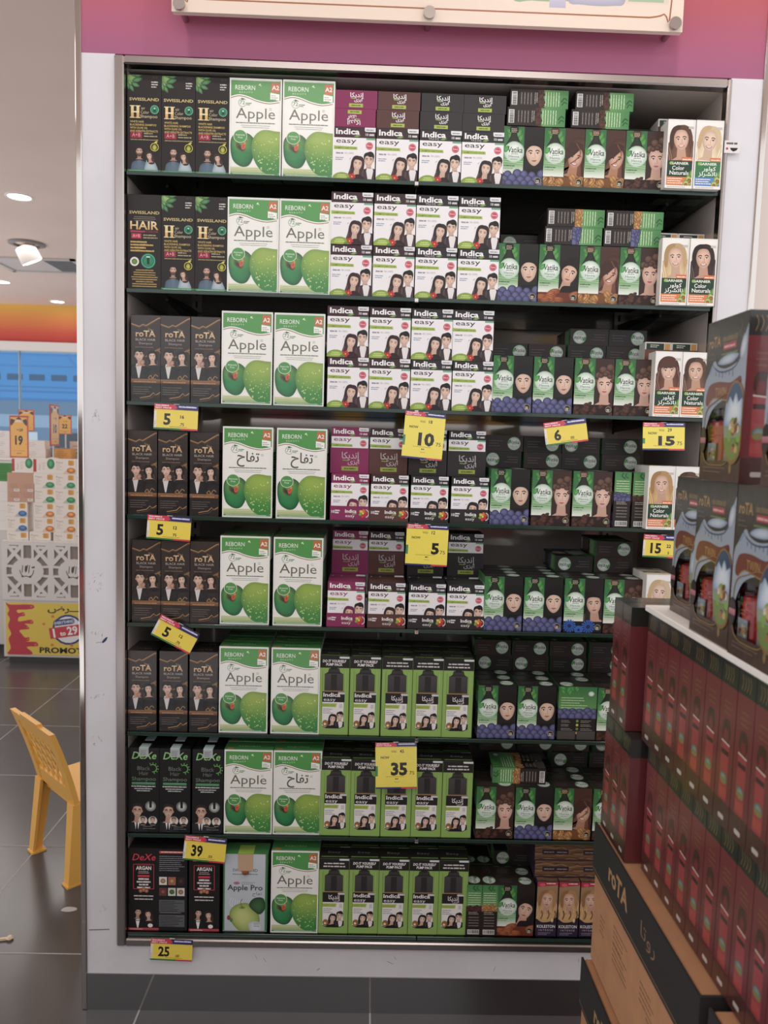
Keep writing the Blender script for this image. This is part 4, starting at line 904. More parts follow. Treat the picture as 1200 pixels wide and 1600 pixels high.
def pump_top(): a = Art(72, 50); a.rect(0, 0, 72, 50, '#26241f'); a.rect(4, 6, 64, 4, '#6f9a3c'); a.text('Easy', 20, 24, 9, '#8d8a88', w=30); return a
for key, ar in (('pump', 0), ('pump_ar', 1)): carton(key, 'pump_bottle_box', 'box', 69.6, 50, 187, '#86ad45', 'printed_card', art_pump(ar), None, flat(50, 187, '#7fa83f'), flat(50, 187, '#7fa83f'), pump_top(), '#26241f')
carton('pro', 'hair_color_box', 'box', 105, 50, 194, '#3f7a4c', 'printed_card', art_pro(), None, None, None, flat(105, 50, '#4f9a50'), '#4f9a50')

carton('low_pack', 'hair_color_box', 'box', 48, 45, 127.8, '#d8d2c8', 'printed_card')
for key in ('dark', 'chest', 'fringe', 'brown'): KIND['lying_'+key] = KIND['garnier_'+key]
# ------------------------------------------------------------------ shelves: one helper per run of packs
def run(shelf, keys, xs, what, group=None, dz=0.0, y=0.012, where=None, deep=0, jit=0.5, labels=None, hid=None):
    """packs side by side; xs = edges seen at mid height (px of the photograph, turned into metres at the shelf's front)"""
    out = []
    r = random.Random(shelf*31+len(keys)+int(xs[0][0]))
    for i, key in enumerate(keys):
        w, d, h = KIND[key][4]; z = SZ[shelf]+dz
        x = solveX((xs[i][0]+xs[i][1])/2, y, z+h/2)
        x = max(XL+w/2+.0015, min(XR-w/2-.0015-(w+.0008)*(len(keys)-1-i if keys[0][:4] == 'garn' else 0), x))
        if out: x = max(x, out[-1][0]+out[-1][1]/2+w/2+.0006)
        lab = labels[i] if labels else '%s, %s from left %s' % (what, ORD[i], where or 'on the '+SN[shelf])
        stand(key, x, y+r.uniform(0, .002), z, lab, group, rz=r.uniform(-jit, jit) if i not in (0,) else 0)
        for n in range(1, deep+1):
            stand(key, x, y+n*(d+.004), z, hid or 'box hidden behind the front %s, %s' % (what, SN[shelf]), 'boxes hidden behind the foremost '+what.split(',')[0]+'s, '+SN[shelf])
        out.append((x, w))
    return out
def xs_of(*v): return [(v[i], v[i+1]) for i in range(0, len(v), 2)]

SW = 'black shampoo box with olives and a couple'
AP = 'white and green apple dye box'
RO = 'slim dark brown shampoo box with gold zigzag'
IN = 'white hair dye box with smiling couple'
PU = 'bright green pump bottle box'
def ap_lab(s, n, ar=0): return ['%s%s, %s on the %s' % (AP if not ar else 'white apple dye box, Arabic title', '', q, SN[s]) for q in (('beside the shampoo boxes', 'farther from the shampoo boxes'))[:n]]

# top shelf
run(0, ['swiss']*3, xs_of(198, 252, 252, 305, 305, 358), SW, 'black shampoo boxes on the top shelf')
run(0, ['apple']*2, xs_of(358, 440, 441, 523), AP, 'apple dye boxes on the top shelf', labels=ap_lab(0, 2))
K4 = ['indica_mag', 'indica_brown', 'indica_dark', 'indica_dark']; K4b = ['indica_plum', 'indica_brown', 'indica_dark', 'indica_dark']
X4 = run(0, K4b, xs_of(520, 587, 587, 654, 655, 721, 721, 787), IN, 'white couple dye boxes on the top shelf', deep=1)
for lv in (0, 1):
    for i, (key, cn) in enumerate(zip(K4, ('magenta', 'brown', 'black', 'black'))):
        lay(key, X4[i][0]+(.001 if lv else -.001), 0.013, SZ[0]+.1117+lv*.0384, 'end' if not (i == 0 and lv == 0) else 'endr',
            '%s dye box lying flat with Arabic end, %s of the %s pair from left' % (cn, ('lower', 'upper')[lv], ORD[i]), 'dye boxes lying on the couple boxes of the top shelf')
VN = {GRAPE: 'green henna box with hooded woman and grapes', WALNUT: 'green henna box with smiling woman and walnuts', COFFEE: 'green henna box with curly woman and coffee beans', ALMOND: 'green henna box with dark-haired woman and almonds', FLOWER: 'green henna box with long-haired woman and blue flowers'}
def vat(shelf, kinds, xs, deep=2, y=0.012):
    labs = []; n = {}
    for i, k in enumerate(kinds):
        n[k] = n.get(k, 0)+1; tot = kinds.count(k)
        labs.append('%s%s on the %s' % (VN[k], '' if tot == 1 else ', %s such' % ORD[n[k]-1], SN[shelf]))
    return run(shelf, ['vatika_'+k for k in kinds], xs, 'green henna box', 'green henna boxes on the '+SN[shelf], labels=labs, deep=deep, y=y)
def lay_behind(key, px, s, lab, grp):
    z = SZ[s]+.1282; lay_behind.n += 1; x = XR-.0318-(.0612 if lay_behind.n % 2 else 0)
    for q in (.0595, .1525): stand('low_pack', x, q, SZ[s], 'plain box hidden under a lying hair colour box, '+SN[s], 'boxes hidden under the lying ones, '+SN[s])
    lay(key, x, .060, z, 'end', lab, grp)
lay_behind.n = 0
V = vat(0, [GRAPE, WALNUT, WALNUT, COFFEE], xs_of(786, 849, 849, 912, 912, 975, 975, 1038))
for s in (0, 1):
    for lv in (0, 1):
        z = SZ[0]+.1274+lv*.0384; x = solveX(((843, 838), (945, 938))[s][1-lv] if False else ((838, 843), (938, 945))[s][lv], .012, z+.02)
        lay('vatika_coffee', x, 0.012+.001*lv, z, 'side+', '%s of two side-lying green and brown henna boxes, %s pile, top shelf' % (('lower', 'upper')[lv], ('left', 'right')[s]), 'henna boxes lying on their backs, top shelf')
def ends(shelf, rows, y, base, tone=(GRAPE, COFFEE)):
    """henna boxes lying behind with their dark ends to the viewer; rows: (level, [(px middle, turned)])"""
    for lv, items in rows:
        for i, (px, turned) in enumerate(items):
            z = SZ[shelf]+base+lv*.0384; x = solveX(px, y, z+.019)
            lay('vatika_'+tone[(i+lv) % 2], x, y, z, 'endr' if turned else 'end', 'dark henna box end with round emblem, %s in %s layer behind, %s' % (ORD[i], ('lower', 'upper', 'third')[lv], SN[shelf]), 'dark henna box ends behind the '+SN[shelf])
ends(0, [(0, [(985, 0)])], .10, .1274)
run(0, y=-.012, keys=['garnier_brown', 'garnier_pale'], xs=xs_of(1042, 1085, 1086, 1129), what='tall white box', group='white hair colour boxes on the top shelf', labels=['white hair colour box with brown-haired woman on the top shelf', 'white hair colour box with pale blonde woman and green band, top shelf'])
for key, px, lab in (('garnier_dark', 1060, 'dark end of a hair colour box lying behind the brown-haired woman, top shelf'), ('garnier_chest', 1101, 'hair colour box lying behind the pale blonde, green label on its end, top shelf')):
    lay_behind(key, px, 0, lab, 'hair colour boxes lying on the top shelf pair')

# second shelf
run(1, ['swiss_hair', 'swiss', 'swiss'], xs_of(197, 250, 250, 302, 302, 355), SW, 'black shampoo boxes on the second shelf', labels=['black shampoo box with large gold HAIR title at the end of the second shelf', SW+', next to the HAIR box, second shelf', SW+', beside the apple boxes on the second shelf'])
run(1, ['apple']*2, xs_of(355, 436, 436, 517), AP, 'apple dye boxes on the second shelf', labels=ap_lab(1, 2))
for s, xs0, xs1 in ((1, xs_of(517, 583, 584, 650, 650, 716, 716, 782), xs_of(515, 581, 582, 648, 648, 714, 714, 780)), (2, xs_of(511, 576, 577, 642, 643, 707, 707, 770), xs_of(511, 576, 576, 641, 641, 706, 707, 770))):
    run(s, K4b, xs1, IN, 'white couple dye boxes on the '+SN[s], where='in lower layer, '+SN[s]); run(s, K4b, xs0, IN, 'white couple dye boxes on the '+SN[s], dz=.1118, where='in upper layer, '+SN[s])
vat(1, [GRAPE, ALMOND, WALNUT, COFFEE], xs_of(778, 841, 842, 904, 904, 967, 967, 1030))
for s in (0, 1):
    for lv in (0, 1):
        z = SZ[1]+.1274+lv*.0384; x = solveX(((896, 900), (988, 992))[s][lv], .012, z+.02)
        lay('vatika_'+(WALNUT if lv else GRAPE), x, 0.012, z, 'side+', '%s of two side-lying green and brown henna boxes, %s pile, second shelf' % (('lower', 'upper')[lv], ('left', 'right')[s]), 'henna boxes lying on their backs, second shelf')
ends(1, [(0, [(812, 1)])], .09, .1274)
run(1, y=-.012, keys=['garnier_blond', 'garnier_dark'], xs=xs_of(1032, 1077, 1078, 1123), what='tall white box', group='white hair colour boxes on the second shelf', labels=['white hair colour box with blonde woman and Arabic title, second shelf', 'white hair colour box with black-haired woman on the second shelf'])
for key, px, lab in (('garnier_dark', 1052, 'dark end of a hair colour box lying behind the blonde, second shelf'), ('garnier_chest', 1096, 'dark end of a hair colour box lying behind the black-haired woman, second shelf')):
    lay_behind(key, px, 1, lab, 'hair colour boxes lying on the second shelf pair')

# third shelf
run(2, ['rota']*3, xs_of(205, 250, 250, 296, 297, 345), RO, 'dark brown shampoo boxes on the third shelf', deep=1)
run(2, ['apple']*2, xs_of(346, 426, 427, 508), AP, 'apple dye boxes on the third shelf', labels=ap_lab(2, 2), deep=1)
vat(2, [GRAPE, GRAPE, COFFEE, COFFEE], xs_of(769, 833, 833, 896, 897, 960, 960, 1022))
ends(2, [(0, [(796, 0), (854, 0), (917, 0), (977, 0)]), (1, [(921, 1), (981, 0)])], .098, .1274)
run(2, y=-.012, keys=['garnier_fringe', 'garnier_chest'], xs=xs_of(1022, 1066, 1067, 1110), what='tall white box', group='white hair colour boxes on the third shelf', labels=['white hair colour box with fringed brunette, third shelf', 'white hair colour box with chestnut-haired woman, third shelf'])
for key, px, lab in (('garnier_fringe', 1042, 'pale hair colour box lying behind the fringed brunette, third shelf'), ('garnier_chest', 1084, 'hair colour box lying behind the chestnut-haired woman, green label on its end')):
    lay_behind(key, px, 2, lab, 'hair colour boxes lying on the third shelf pair')

# fourth and fifth shelves
T4 = ['mag', 'brown', 'dark', 'dark']; TC = ['magenta', 'brown', 'black', 'black']
def trays(s, xs, y2, x2):
    for i, k in enumerate(T4):
        z = SZ[s]; x = solveX((xs[i][0]+xs[i][1])/2, .012, z+.05); last = ('', '', ', third along', ', last along')[i]
        stand0 = lambda key, xx, yy, zz, lab, grp: put(key, Matrix.Translation((xx, yy, zz)), lab, grp)
        stand0('tray_%s_0' % k, x, .012, z, 'low %s display tray with flower mark%s, %s' % (TC[i], last, SN[s]), 'low display trays on the '+SN[s])
        stand('sachet_'+k, x, .0135, z+.0012, 'couple dye box inside the low %s tray%s, %s' % (TC[i], last, SN[s]), 'dye boxes in the low trays, '+SN[s])
        stand('sachet_'+k, x, .0525, z+.0012, 'dye box hidden at the rear of a low display tray, '+SN[s], 'dye boxes hidden in the trays, '+SN[s])
        if y2 > .08:
            stand0('tray_%s_0' % k, x, y2-.006, z, 'low display tray hidden in the second row, '+SN[s], 'trays hidden in the second row, '+SN[s])
            for q in (0, 1): stand('sachet_'+k, x, y2-.0045+q*.039, z+.0012, 'dye box hidden at the rear of a low display tray, '+SN[s], 'dye boxes hidden in the trays, '+SN[s])
        z2 = z+.1056; x = solveX((x2[i][0]+x2[i][1])/2, y2, z2+.05)
        stand0('tray_%s_1' % k, x, y2, z2, 'tall-fronted %s tray with Arabic lettering%s, upper tier of the %s' % (TC[i], last, SN[s]), 'upper trays on the '+SN[s])
        stand('sachet_'+k, x, y2+.0015, z2+.0012, 'shaded couple dye box inside the upper %s tray%s, %s' % (TC[i], last, SN[s]), 'dye boxes in the upper trays, '+SN[s])
        stand('sachet_'+k, x, y2+.0405, z2+.0012, 'dye box hidden at the rear of an upper tray, '+SN[s], 'dye boxes hidden in the trays, '+SN[s])
run(3, ['rota']*3, xs_of(195, 243, 245, 294, 295, 343), RO, 'dark brown shampoo boxes on the fourth shelf', deep=1)
run(3, ['apple_ar']*2, xs_of(347, 427, 430, 512), AP, 'apple dye boxes on the fourth shelf', labels=ap_lab(3, 2, 1), deep=1)
trays(3, xs_of(516, 577, 578, 639, 640, 702, 703, 765), .04, xs_of(516, 577, 577, 637, 640, 697, 699, 760))
vat(3, [GRAPE, COFFEE, COFFEE], xs_of(765, 829, 830, 893, 894, 957))
ends(3, [(0, [(785, 1), (848, 0), (907, 0), (970, 0)]), (1, [(788, 0), (848, 0), (908, 1), (970, 0)])], .098, .1274)
run(4, ['rota']*3, xs_of(206, 251, 252, 296, 297, 342), RO, 'dark brown shampoo boxes on the fifth shelf', deep=1)
run(4, ['apple']*2, xs_of(342, 423, 425, 506), AP, 'apple dye boxes on the fifth shelf', labels=ap_lab(4, 2), deep=3)
trays(4, xs_of(510, 571, 573, 635, 637, 697, 697, 757), .12, xs_of(519, 575, 576, 631, 640, 690, 699, 756))
vat(4, [GRAPE, GRAPE, FLOWER, COFFEE], xs_of(756, 817, 818, 880, 881, 943, 943, 1004), deep=3)
ends(4, [(0, [(897, 1), (958, 1)]), (1, [(960, 0)])], .10, .1274)
def sides(shelf, xs, kinds, deep=1):
    for i, (x0, x1) in enumerate(xs):
        k = 'vatika_'+kinds[i]; z = SZ[shelf]; x = solveX((x0+x1)/2, .012, z+.06)
        M = Matrix.Translation((x, .012+.0453, z)) @ Matrix.Rotation(math.radians(-90), 4, 'Z')
        put(k, M, 'henna box standing side-on with barcode below, %s, %s' % (('beside the pump boxes', 'beside the almond box')[i] if shelf == 7 else ('first', 'second')[i], SN[shelf]), 'henna boxes standing side-on, '+SN[shelf])
        if deep: put(k, Matrix.Translation((x, .012+.137, z)) @ Matrix.Rotation(math.radians(-90), 4, 'Z'), 'side-on henna box hidden behind its twin on the '+SN[shelf], 'henna boxes hidden side-on, '+SN[shelf])
sides(3, xs_of(958, 986, 988, 1014), [GRAPE, COFFEE])
run(3, y=-.012, keys=['garnier_gold', 'garnier_chest'], xs=xs_of(1015, 1057, 1059, 1102), what='tall white box', group='white hair colour boxes on the fourth shelf', labels=['white hair colour box with golden blonde woman, fourth shelf', 'white hair colour box half hidden beside the golden blonde, fourth shelf'], deep=1)
run(4, y=-.012, keys=['garnier_pale'], xs=xs_of(1006, 1052), what='tall white box', group='white hair colour boxes on the fifth shelf', labels=['white hair colour box with blonde peeking over the red stack, fifth shelf'], deep=1)

# sixth shelf
run(5, ['rota']*3, xs_of(197, 245, 248, 294, 296, 340), RO, 'dark brown shampoo boxes on the sixth shelf', deep=1)
run(5, ['apple']*2, xs_of(341, 420, 422, 501), AP, 'apple dye boxes on the sixth shelf', labels=ap_lab(5, 2), deep=3)
run(5, ['pump', 'pump', 'pump_ar', 'pump_ar', 'pump_ar'], xs_of(496, 545, 545, 594, 595, 643, 643, 691, 690, 739), PU, 'green pump bottle boxes on the sixth shelf', deep=2)
vat(5, [GRAPE, GRAPE], xs_of(746, 807, 807, 870), deep=3)
z = SZ[5]; x = solveX(902, .012, z+.06); put('vatika_grape', Matrix.Translation((x, .033, z)) @ Matrix.Rotation(math.pi, 4, 'Z'), 'green henna box turned to show its printed rear, sixth shelf', 'green henna boxes on the sixth shelf')
run(5, ['vatika_coffee'], xs_of(933, 993), 'green henna box', 'green henna boxes on the sixth shelf', labels=['green henna box partly behind the red stack, sixth shelf'], deep=2)
for q in (1, 2, 3): put('vatika_grape', Matrix.Translation((x, .033+q*.0385, z)), 'box hidden behind the turned henna box, sixth shelf', 'boxes hidden behind the turned henna box')
ends(5, [(0, [(772, 1), (829, 1), (888, 0), (948, 0)]), (1, [(770, 0), (829, 0), (888, 0), (950, 0)])], .13, .1274)

# seventh shelf
tg = Art(22, 28); tg.rect(0, 0, 22, 28, '#b9c3c4', '#dfe8e8'); tg.dashes(3, 8, 16, 3, 3.4, 1.5, '#7d8688')
g = MB(); g.box((-.011, -.0228, .183), (.011, -.0222, .2032), '#cfd6d6'); g.box((-.011, -.0228, .2032), (.011, .004, .2038), '#d5ecec'); tg2 = Art(22, 20); tg2.rect(0, 0, 22, 20, '#aeb6b6'); tg2.dashes(3, 13, 16, 4, 3.4, 1.5, '#70787a')
g.art(tg2, (-.011, -.0228, .183), (1, 0, 0), (0, 0, 1)); KIND['dexe'][3].append(('security_label', g.data('security_label', 'plastic')))
run(6, ['dexe']*3, xs_of(196, 246, 248, 298, 300, 349), 'black shampoo box with man in glasses', 'black shampoo boxes on the seventh shelf', deep=1)
run(6, ['apple', 'apple_ar'], xs_of(351, 425, 427, 502), AP, 'apple dye boxes on the seventh shelf', labels=['white and green apple dye box with Latin title, seventh shelf', 'white and green apple dye box with Arabic title, seventh shelf'], deep=1)
run(6, ['pump', 'pump', 'pump', 'pump', 'pump_ar'], xs_of(500, 547, 547, 594, 595, 642, 642, 690, 689, 738), PU, 'green pump bottle boxes on the seventh shelf', deep=2)
V7 = vat(6, [COFFEE, GRAPE, WALNUT, COFFEE], xs_of(743, 804, 805, 864, 864, 926, 927, 985), deep=3)
z = SZ[6]+.1274; lay('vatika_walnut', solveX(811, .03, z+.02), .030, z, 'side-', 'green and brown henna box lying across two boxes, barcode showing, seventh shelf', 'henna box lying across, seventh shelf', rz=-2)
ends(6, [(0, [(890, 1), (950, 0)])], .13, .1274); ends(6, [(1, [(778, 0), (838, 0), (893, 0), (955, 1)])], .135, .1274)

# bottom deck
run(7, ['argan'], xs_of(196, 243), 'x', 'black and red shampoo boxes on the bottom deck', labels=['black shampoo box with red ARGAN square, outermost on the bottom deck'], deep=1)
z = SZ[7]; x = solveX(268.5, .012, z+.1); put('argan', Matrix.Translation((x, .0345, z)) @ Matrix.Rotation(math.pi, 4, 'Z'), 'black shampoo box turned to show printed text and six small pictures', 'black and red shampoo boxes on the bottom deck')
run(7, ['argan'], xs_of(295, 343), 'x', 'black and red shampoo boxes on the bottom deck', labels=['black shampoo box with red ARGAN square, beside the white apple box'], deep=1)
st = MB(); st.box((-.018, -.0258, .152), (.018, -.0252, .1932), '#c9a583'); st.box((-.018, -.0258, .1942), (.018, .012, .1948), '#b9d84a'); st.lathe([(.008, 0), (.009, .006), (.0, .006)], 12, (0, -.0262, .146), col='#8a4a2a'); KIND['pro'][3].append(('brown_tape', st.data('brown_tape', 'plastic')))
run(7, ['pro'], xs_of(348, 418), 'x', None, labels=['pale apple shampoo box with cut green apple and brown tape on top'])
run(7, ['apple'], xs_of(422, 499), AP, None, labels=['white and green apple dye box on the bottom deck'], deep=3)
run(7, ['pump_ar', 'pump', 'pump', 'pump', 'pump_ar'], xs_of(497, 544, 544, 591, 591, 637, 638, 684, 684, 730), PU, 'green pump bottle boxes on the bottom deck', deep=2)
sides(7, xs_of(729, 752, 753, 776), [COFFEE, WALNUT])
vat(7, [ALMOND], xs_of(776, 836), deep=2)
run(7, ['koleston_0', 'koleston_1', 'koleston_2'], xs_of(838, 871, 872, 905, 906, 939), 'slim purple box with blonde woman', 'slim purple hair colour boxes on the bottom deck', deep=1)
ends(7, [(0, [(800, 1)]), (1, [(822, 0)])], .1, .1274)
for lv in range(2):
    for i, px in enumerate((852, 884, 916)):
        zz = SZ[7]+.1385+lv*.0425; lay('koleston_%d' % i, solveX(px, .03, zz+.02), .03, zz, 'end', 'brown-ended slim box lying behind the purple ones, %s of three in the %s layer' % (ORD[i], ('lower', 'upper')[lv]), 'brown-ended slim boxes lying behind the purple ones')

# ------------------------------------------------------------------ price tickets
def ticket(px, py, rot, w, h, label, draw, big=False, z=None, Y=-0.004, group='yellow price tickets on the shelf edges'):
    """yellow price ticket hanging from a shelf edge; px, py = its middle; parts: sheet, header, edge strip and the clear clip"""
    p = at(px, py, Y); o = empty('price_ticket', p); o.rotation_euler = (math.radians(-4 if big else -3), math.radians(rot), 0); tag(o, label, 'price tag', group)
    g = MB(); W_, H_ = w/1000, h/1000; g.box((-W_/2, -.0004, -H_/2), (W_/2, 0, H_/2), '#f2d71e' if not big else '#f3e02a'); a = Art(w, h); draw(a); g.art(a, (-W_/2, -.0004, -H_/2), (1, 0, 0), (0, 0, 1)); g.build('sheet', 'printed_film', o)
    hh = 11.5 if not big else 9.5; q = MB(); q.box((-W_/2, -.0012, H_/2-hh/1000), (W_/2, -.0006, H_/2), '#2a2668'); b = Art(w, hh); b.rect(0, 0, w, hh, '#2a2668'); b.poly([(0, 0), (w*.45, 0), (w*.53, hh*.3), (w*.47, hh), (0, hh)], '#d8244a')
    b.text('BEST PRICE', 2.5, hh*.16, hh*.26, '#f8e6ea', w=w*.36, bold=.03, shear=.15); b.dashes(3, hh*.6, w*.3, 1, 3, hh*.24, '#f3cfd8'); b.dashes(w*.56, hh*.45, w*.4, 1, 3, hh*.3, '#d5d0f0', fill=.95); q.art(b, (-W_/2, -.0012, H_/2-hh/1000), (1, 0, 0), (0, 0, 1)); q.build('header', 'printed_film', o)
    f = MB(); f.box((-W_/2, -.0011, -H_/2), (W_/2, -.0006, -H_/2+.0035), '#2a7a3c'); c = Art(w, 3.5); c.rect(0, 0, w*.62, 3.5, '#2a7a3c' if not big else '#2a2a7c'); c.rect(w*.62, 0, w, 3.5, '#d8244a'); f.art(c, (-W_/2, -.0011, -H_/2), (1, 0, 0), (0, 0, 1)); f.build('footer_strip', 'printed_film', o)
    k = MB(); k.box((-.006, .0002, H_/2-.012), (.006, .0014, H_/2+.001), '#d5dbd8'); k.build('clip', 'gloss_plastic', o)
    return o
def small(n, a1, a2, dec=True):
    def d(a):
        w, h = a.w, a.h; K = '#17150f'; a.rect(0, 0, w*.055, h*.72, '#e9e3d8'); a.dashes(1, h*.3, w*.035, 5, 2.6, 1, '#8a8678')
        a.text(n, w*(.3 if len(n) == 1 else .32), h*.2, h*.42, K, al='c', bold=.035, w=None if len(n) == 1 else w*.27)
        a.text(a1, w*.64, h*.46, 7, K, al='c', bold=.03); a.text(a2, w*.64, h*.17, 6, K, al='c', bold=.02); a.dashes(w*.36, h*.11, w*.4, 1, 3, .9, '#7a6a1c')
    return d
def bigp(n, cents, old, word='WAS'):
    def d(a):
        w, h = a.w, a.h if a.h > 80 else a.h*.88; K = '#17150f'; nh, b0 = (.25, .3) if a.h > 80 else (.35, .22); a.text(word, w*.38, h*.78, 5, '#8a7a1c', w=w*.13, bold=.02); a.text(old, w*.64, h*.775, 7, K, al='c', bold=.02)
        a.text('NOW', w*.13, h*.65, 5.2, K, bold=.025); a.text(n, w*(.57 if len(n) > 1 else .70), h*b0, h*nh, K, al='c', bold=.045, w=w*.40 if len(n) > 1 else w*.19); a.text(cents, w*.82, h*b0, 8, K, w=w*.12)
        a.dashes(w*.25, h*(b0-.045), w*.45, 1, 3, .8, '#8a7a1c'); a.h > 80 and a.dashes(w*.47, h*(b0-.1), w*.07, 1, 3, 2.4, K); a.dashes(w*.45, h*(b0-.16), w*.12, 1, 3, .8, '#8a7a1c'); a.rect(0, h*.27, w*.055, h*.22, '#1f8a5a')
    return d
ticket(275, 652, 1.5, 97, 56, 'small yellow ticket reading 5 16 under the third-shelf brown boxes', small('5', '16', '.75'))
ticket(264, 825, 3, 98, 54, 'small yellow ticket reading 5 12 under the fourth-shelf brown boxes', small('5', '12', '75'))
ticket(274, 991, 27, 98, 52, 'slanting yellow ticket reading 5 12 under the fifth-shelf brown boxes', small('5', '12', '.75'))
ticket(320, 1327, 5, 98, 58, 'yellow ticket reading 39 under the man-in-glasses boxes', small('39', '', '.03'), z=1)
ticket(268, 1484, 2, 98, 52, 'yellow ticket reading 25 on the lower steel rail', small('25', '', '.00'), Y=-.0105)
ticket(662, 681, 4, 91, 104, 'large yellow ticket reading NOW 10 75', bigp('10', '75', '18'), True)
ticket(667, 852, 1.5, 95, 93, 'large yellow ticket reading NOW 5 75', bigp('5', '75', '12'), True)
ticket(619, 1196, -2, 96, 108, 'large yellow ticket reading NOW 35 75', bigp('35', '75', '45'), True)
ticket(884, 675, -9, 96, 52, 'tilted yellow ticket reading 6 under the coffee bean henna boxes', small('6', '', '00'))
ticket(1037, 682, -1, 95, 62, 'yellow ticket reading NOW 15 75 under the fringed brunette box', bigp('15', '75', '29'), True)
ticket(1036, 854, 2, 92, 52, 'yellow ticket reading 15 22 partly behind the gift boxes', small('15', '22', '5'))
a = Art(34, 26); a.rect(0, 0, 34, 26, '#e3dedb'); a.dashes(4, 18, 24, 1, 3, 4, '#6a6468'); a.ell(6, 9, 2.6, 2.6, '#b03a3a'); a.poly([(12, 11), (30, 11), (27, 6), (20, 3), (15, 6)], '#2a2628')
p = at(1141, 232, -.0005); g = MB(); g.box((p.x-.017, -.0095, p.z-.013), (p.x+.017, -.0083, p.z+.013), '#e3dedb'); g.art(a, (p.x-.017, -.0095, p.z-.013), (1, 0, 0), (0, 0, 1)); tag(g.build('paper_sticker', 'printed_matte'), 'small white sticker with black arrow on the steel surround', 'sticker')

# ------------------------------------------------------------------ sign above the niche
pl, pr = at(268, 18, -.055), at(1066, 50, -.055); zb = (pl.z+pr.z)/2
sg = tag(empty('wall_sign', ((pl.x+pr.x)/2, -.055, zb)), 'cream picture board on steel studs above the shelf niche', 'sign'); W_ = pr.x-pl.x
def sign_art():
    w, h = W_*1000, 520; a = Art(w, h); a.rect(0, 0, w, h, '#eed8c6'); q = 26
    a.line(smooth([(q, h), (q, 60), (40, 34), (70, q)], 4, False)+smooth([(w-70, q), (w-40, 34), (w-q, 60), (w-q, h)], 4, False), 3.2, '#a8673f')
    a.rect(32, 70, w-64, h-90, '#c9cfb8', '#dfe3cf'); a.rect(32, 52, w-64, 24, '#e9d5c2', '#c9cfb8')
    a.blob([(w*.66, 60), (w*.7, 50), (w*.76, 52), (w*.78, 66), (w*.77, 200), (w*.67, 200)], '#b9d0b0', '#93b58f'); a.blob([(w*.77, 58), (w*.8, 46), (w*.86, 46), (w*.885, 60), (w*.88, 160), (w*.78, 160)], '#cfcbd8', '#aaa8be'); a.rect(w*.735, 38, 34, 34, '#b9b4cc', '#cfcbdc'); a.rect(w*.89, 56, w*.07, 60, '#a9bf9f')
    return a
g = MB(); g.box((-W_/2, 0, 0), (W_/2, .014, .52), '#e9d2c0', .001); g.art(sign_art(), (-W_/2, 0, 0), (1, 0, 0), (0, 0, 1)); g.build('board', 'printed_film', sg)
for px, py in ((280, 6), (671, 20), (1055, 37)):
    p = at(px, py, -.06); g = MB(); b = (p.x-sg.location.x, 0, p.z-zb)
    for y0, y1, r in ((-.009, -.0005, .0115), (.0145, .0548, .007)): g.tube((b[0], y0, b[2]), (b[0], y1, b[2]), r, 16)
    g.build('stud', 'brushed_steel', sg, bevel=.001)

# ------------------------------------------------------------------ stacked gift boxes and shipping cartons by the shelf
def twin_front():
    w, h = 108, 203; a = Art(w, h); Y = lambda f: h*(1-f)
    a.rect(0, Y(.55), w, h*.55, '#33332c', '#3d3d35')
    for k in range(5): a.line([(84, Y(.03)), (92, Y(.07)), (86, Y(.12)), (96, Y(.15))][:3+k % 2], .7, '#6a5c34', True)
    a.text('roTA', 6, Y(.165), 13, '#a9813e', w=32, bold=.02); a.dashes(44, Y(.145), 38, 1, 3, 6.5, '#6d5c38', fill=.95); a.rect(46, Y(.195), 34, 8, '#a8383c'); a.dashes(48, Y(.185), 28, 1, 3, 3, '#dba0a0'); a.dashes(42, Y(.225), 42, 1, 3, 2, '#6f8a3c'); a.dashes(6, Y(.21), 26, 2, 6, 2, '#5c5a48')
    # blue white splash
    a.blob([(0, Y(.42)), (10, Y(.33)), (24, Y(.25)), (36, Y(.29)), (56, Y(.31)), (82, Y(.29)), (92, Y(.26)), (100, Y(.14)), (112, Y(.1)), (112, Y(.6)), (84, Y(.58)), (60, Y(.5)), (26, Y(.56)), (8, Y(.7)), (-4, Y(.75))], '#98a4b4')
    a.blob([(34, Y(.27)), (48, Y(.235)), (70, Y(.225)), (88, Y(.24)), (74, Y(.28)), (50, Y(.287))], '#c3cedb', '#7d93b0'); a.line([(18, Y(.265)), (32, Y(.31)), (52, Y(.33)), (80, Y(.31)), (96, Y(.24))], 2.2, '#3f5670', True); a.line([(12, Y(.33)), (22, Y(.275)), (26, Y(.30))], 3, '#7d95b5')
    for k in range(6): a.line([(30+k*9, Y(.32)), (31+k*9, Y(.345+.01*(k % 3)))], 1.8, '#4a6080')
    a.ell(99, Y(.2), 7, 16, '#c9d2dc', '#8a9ab0', rot=-15)
    a.blob([(6, Y(.50)), (14, Y(.405)), (40, Y(.385)), (72, Y(.40)), (96, Y(.37)), (98, Y(.44)), (88, Y(.495)), (64, Y(.505)), (30, Y(.485)), (14, Y(.53))], '#73332a'); a.line([(14, Y(.53)), (30, Y(.485)), (64, Y(.505)), (88, Y(.495)), (98, Y(.44))], 1.8, '#9a7a3c', True)
    a.text('TWIN', 47, Y(.475), 11, '#b08a3e', w=30, al='c')
    return a
def twin_lower():
    a = Art(108, 26); a.rect(0, 0, 108, 26, '#4a352c'); a.dashes(10, 16, 78, 2, 5, 1.6, '#6f574a'); a.blob([(84, 26), (87, 17), (84, 10), (81, 17)], '#8a7038'); return a
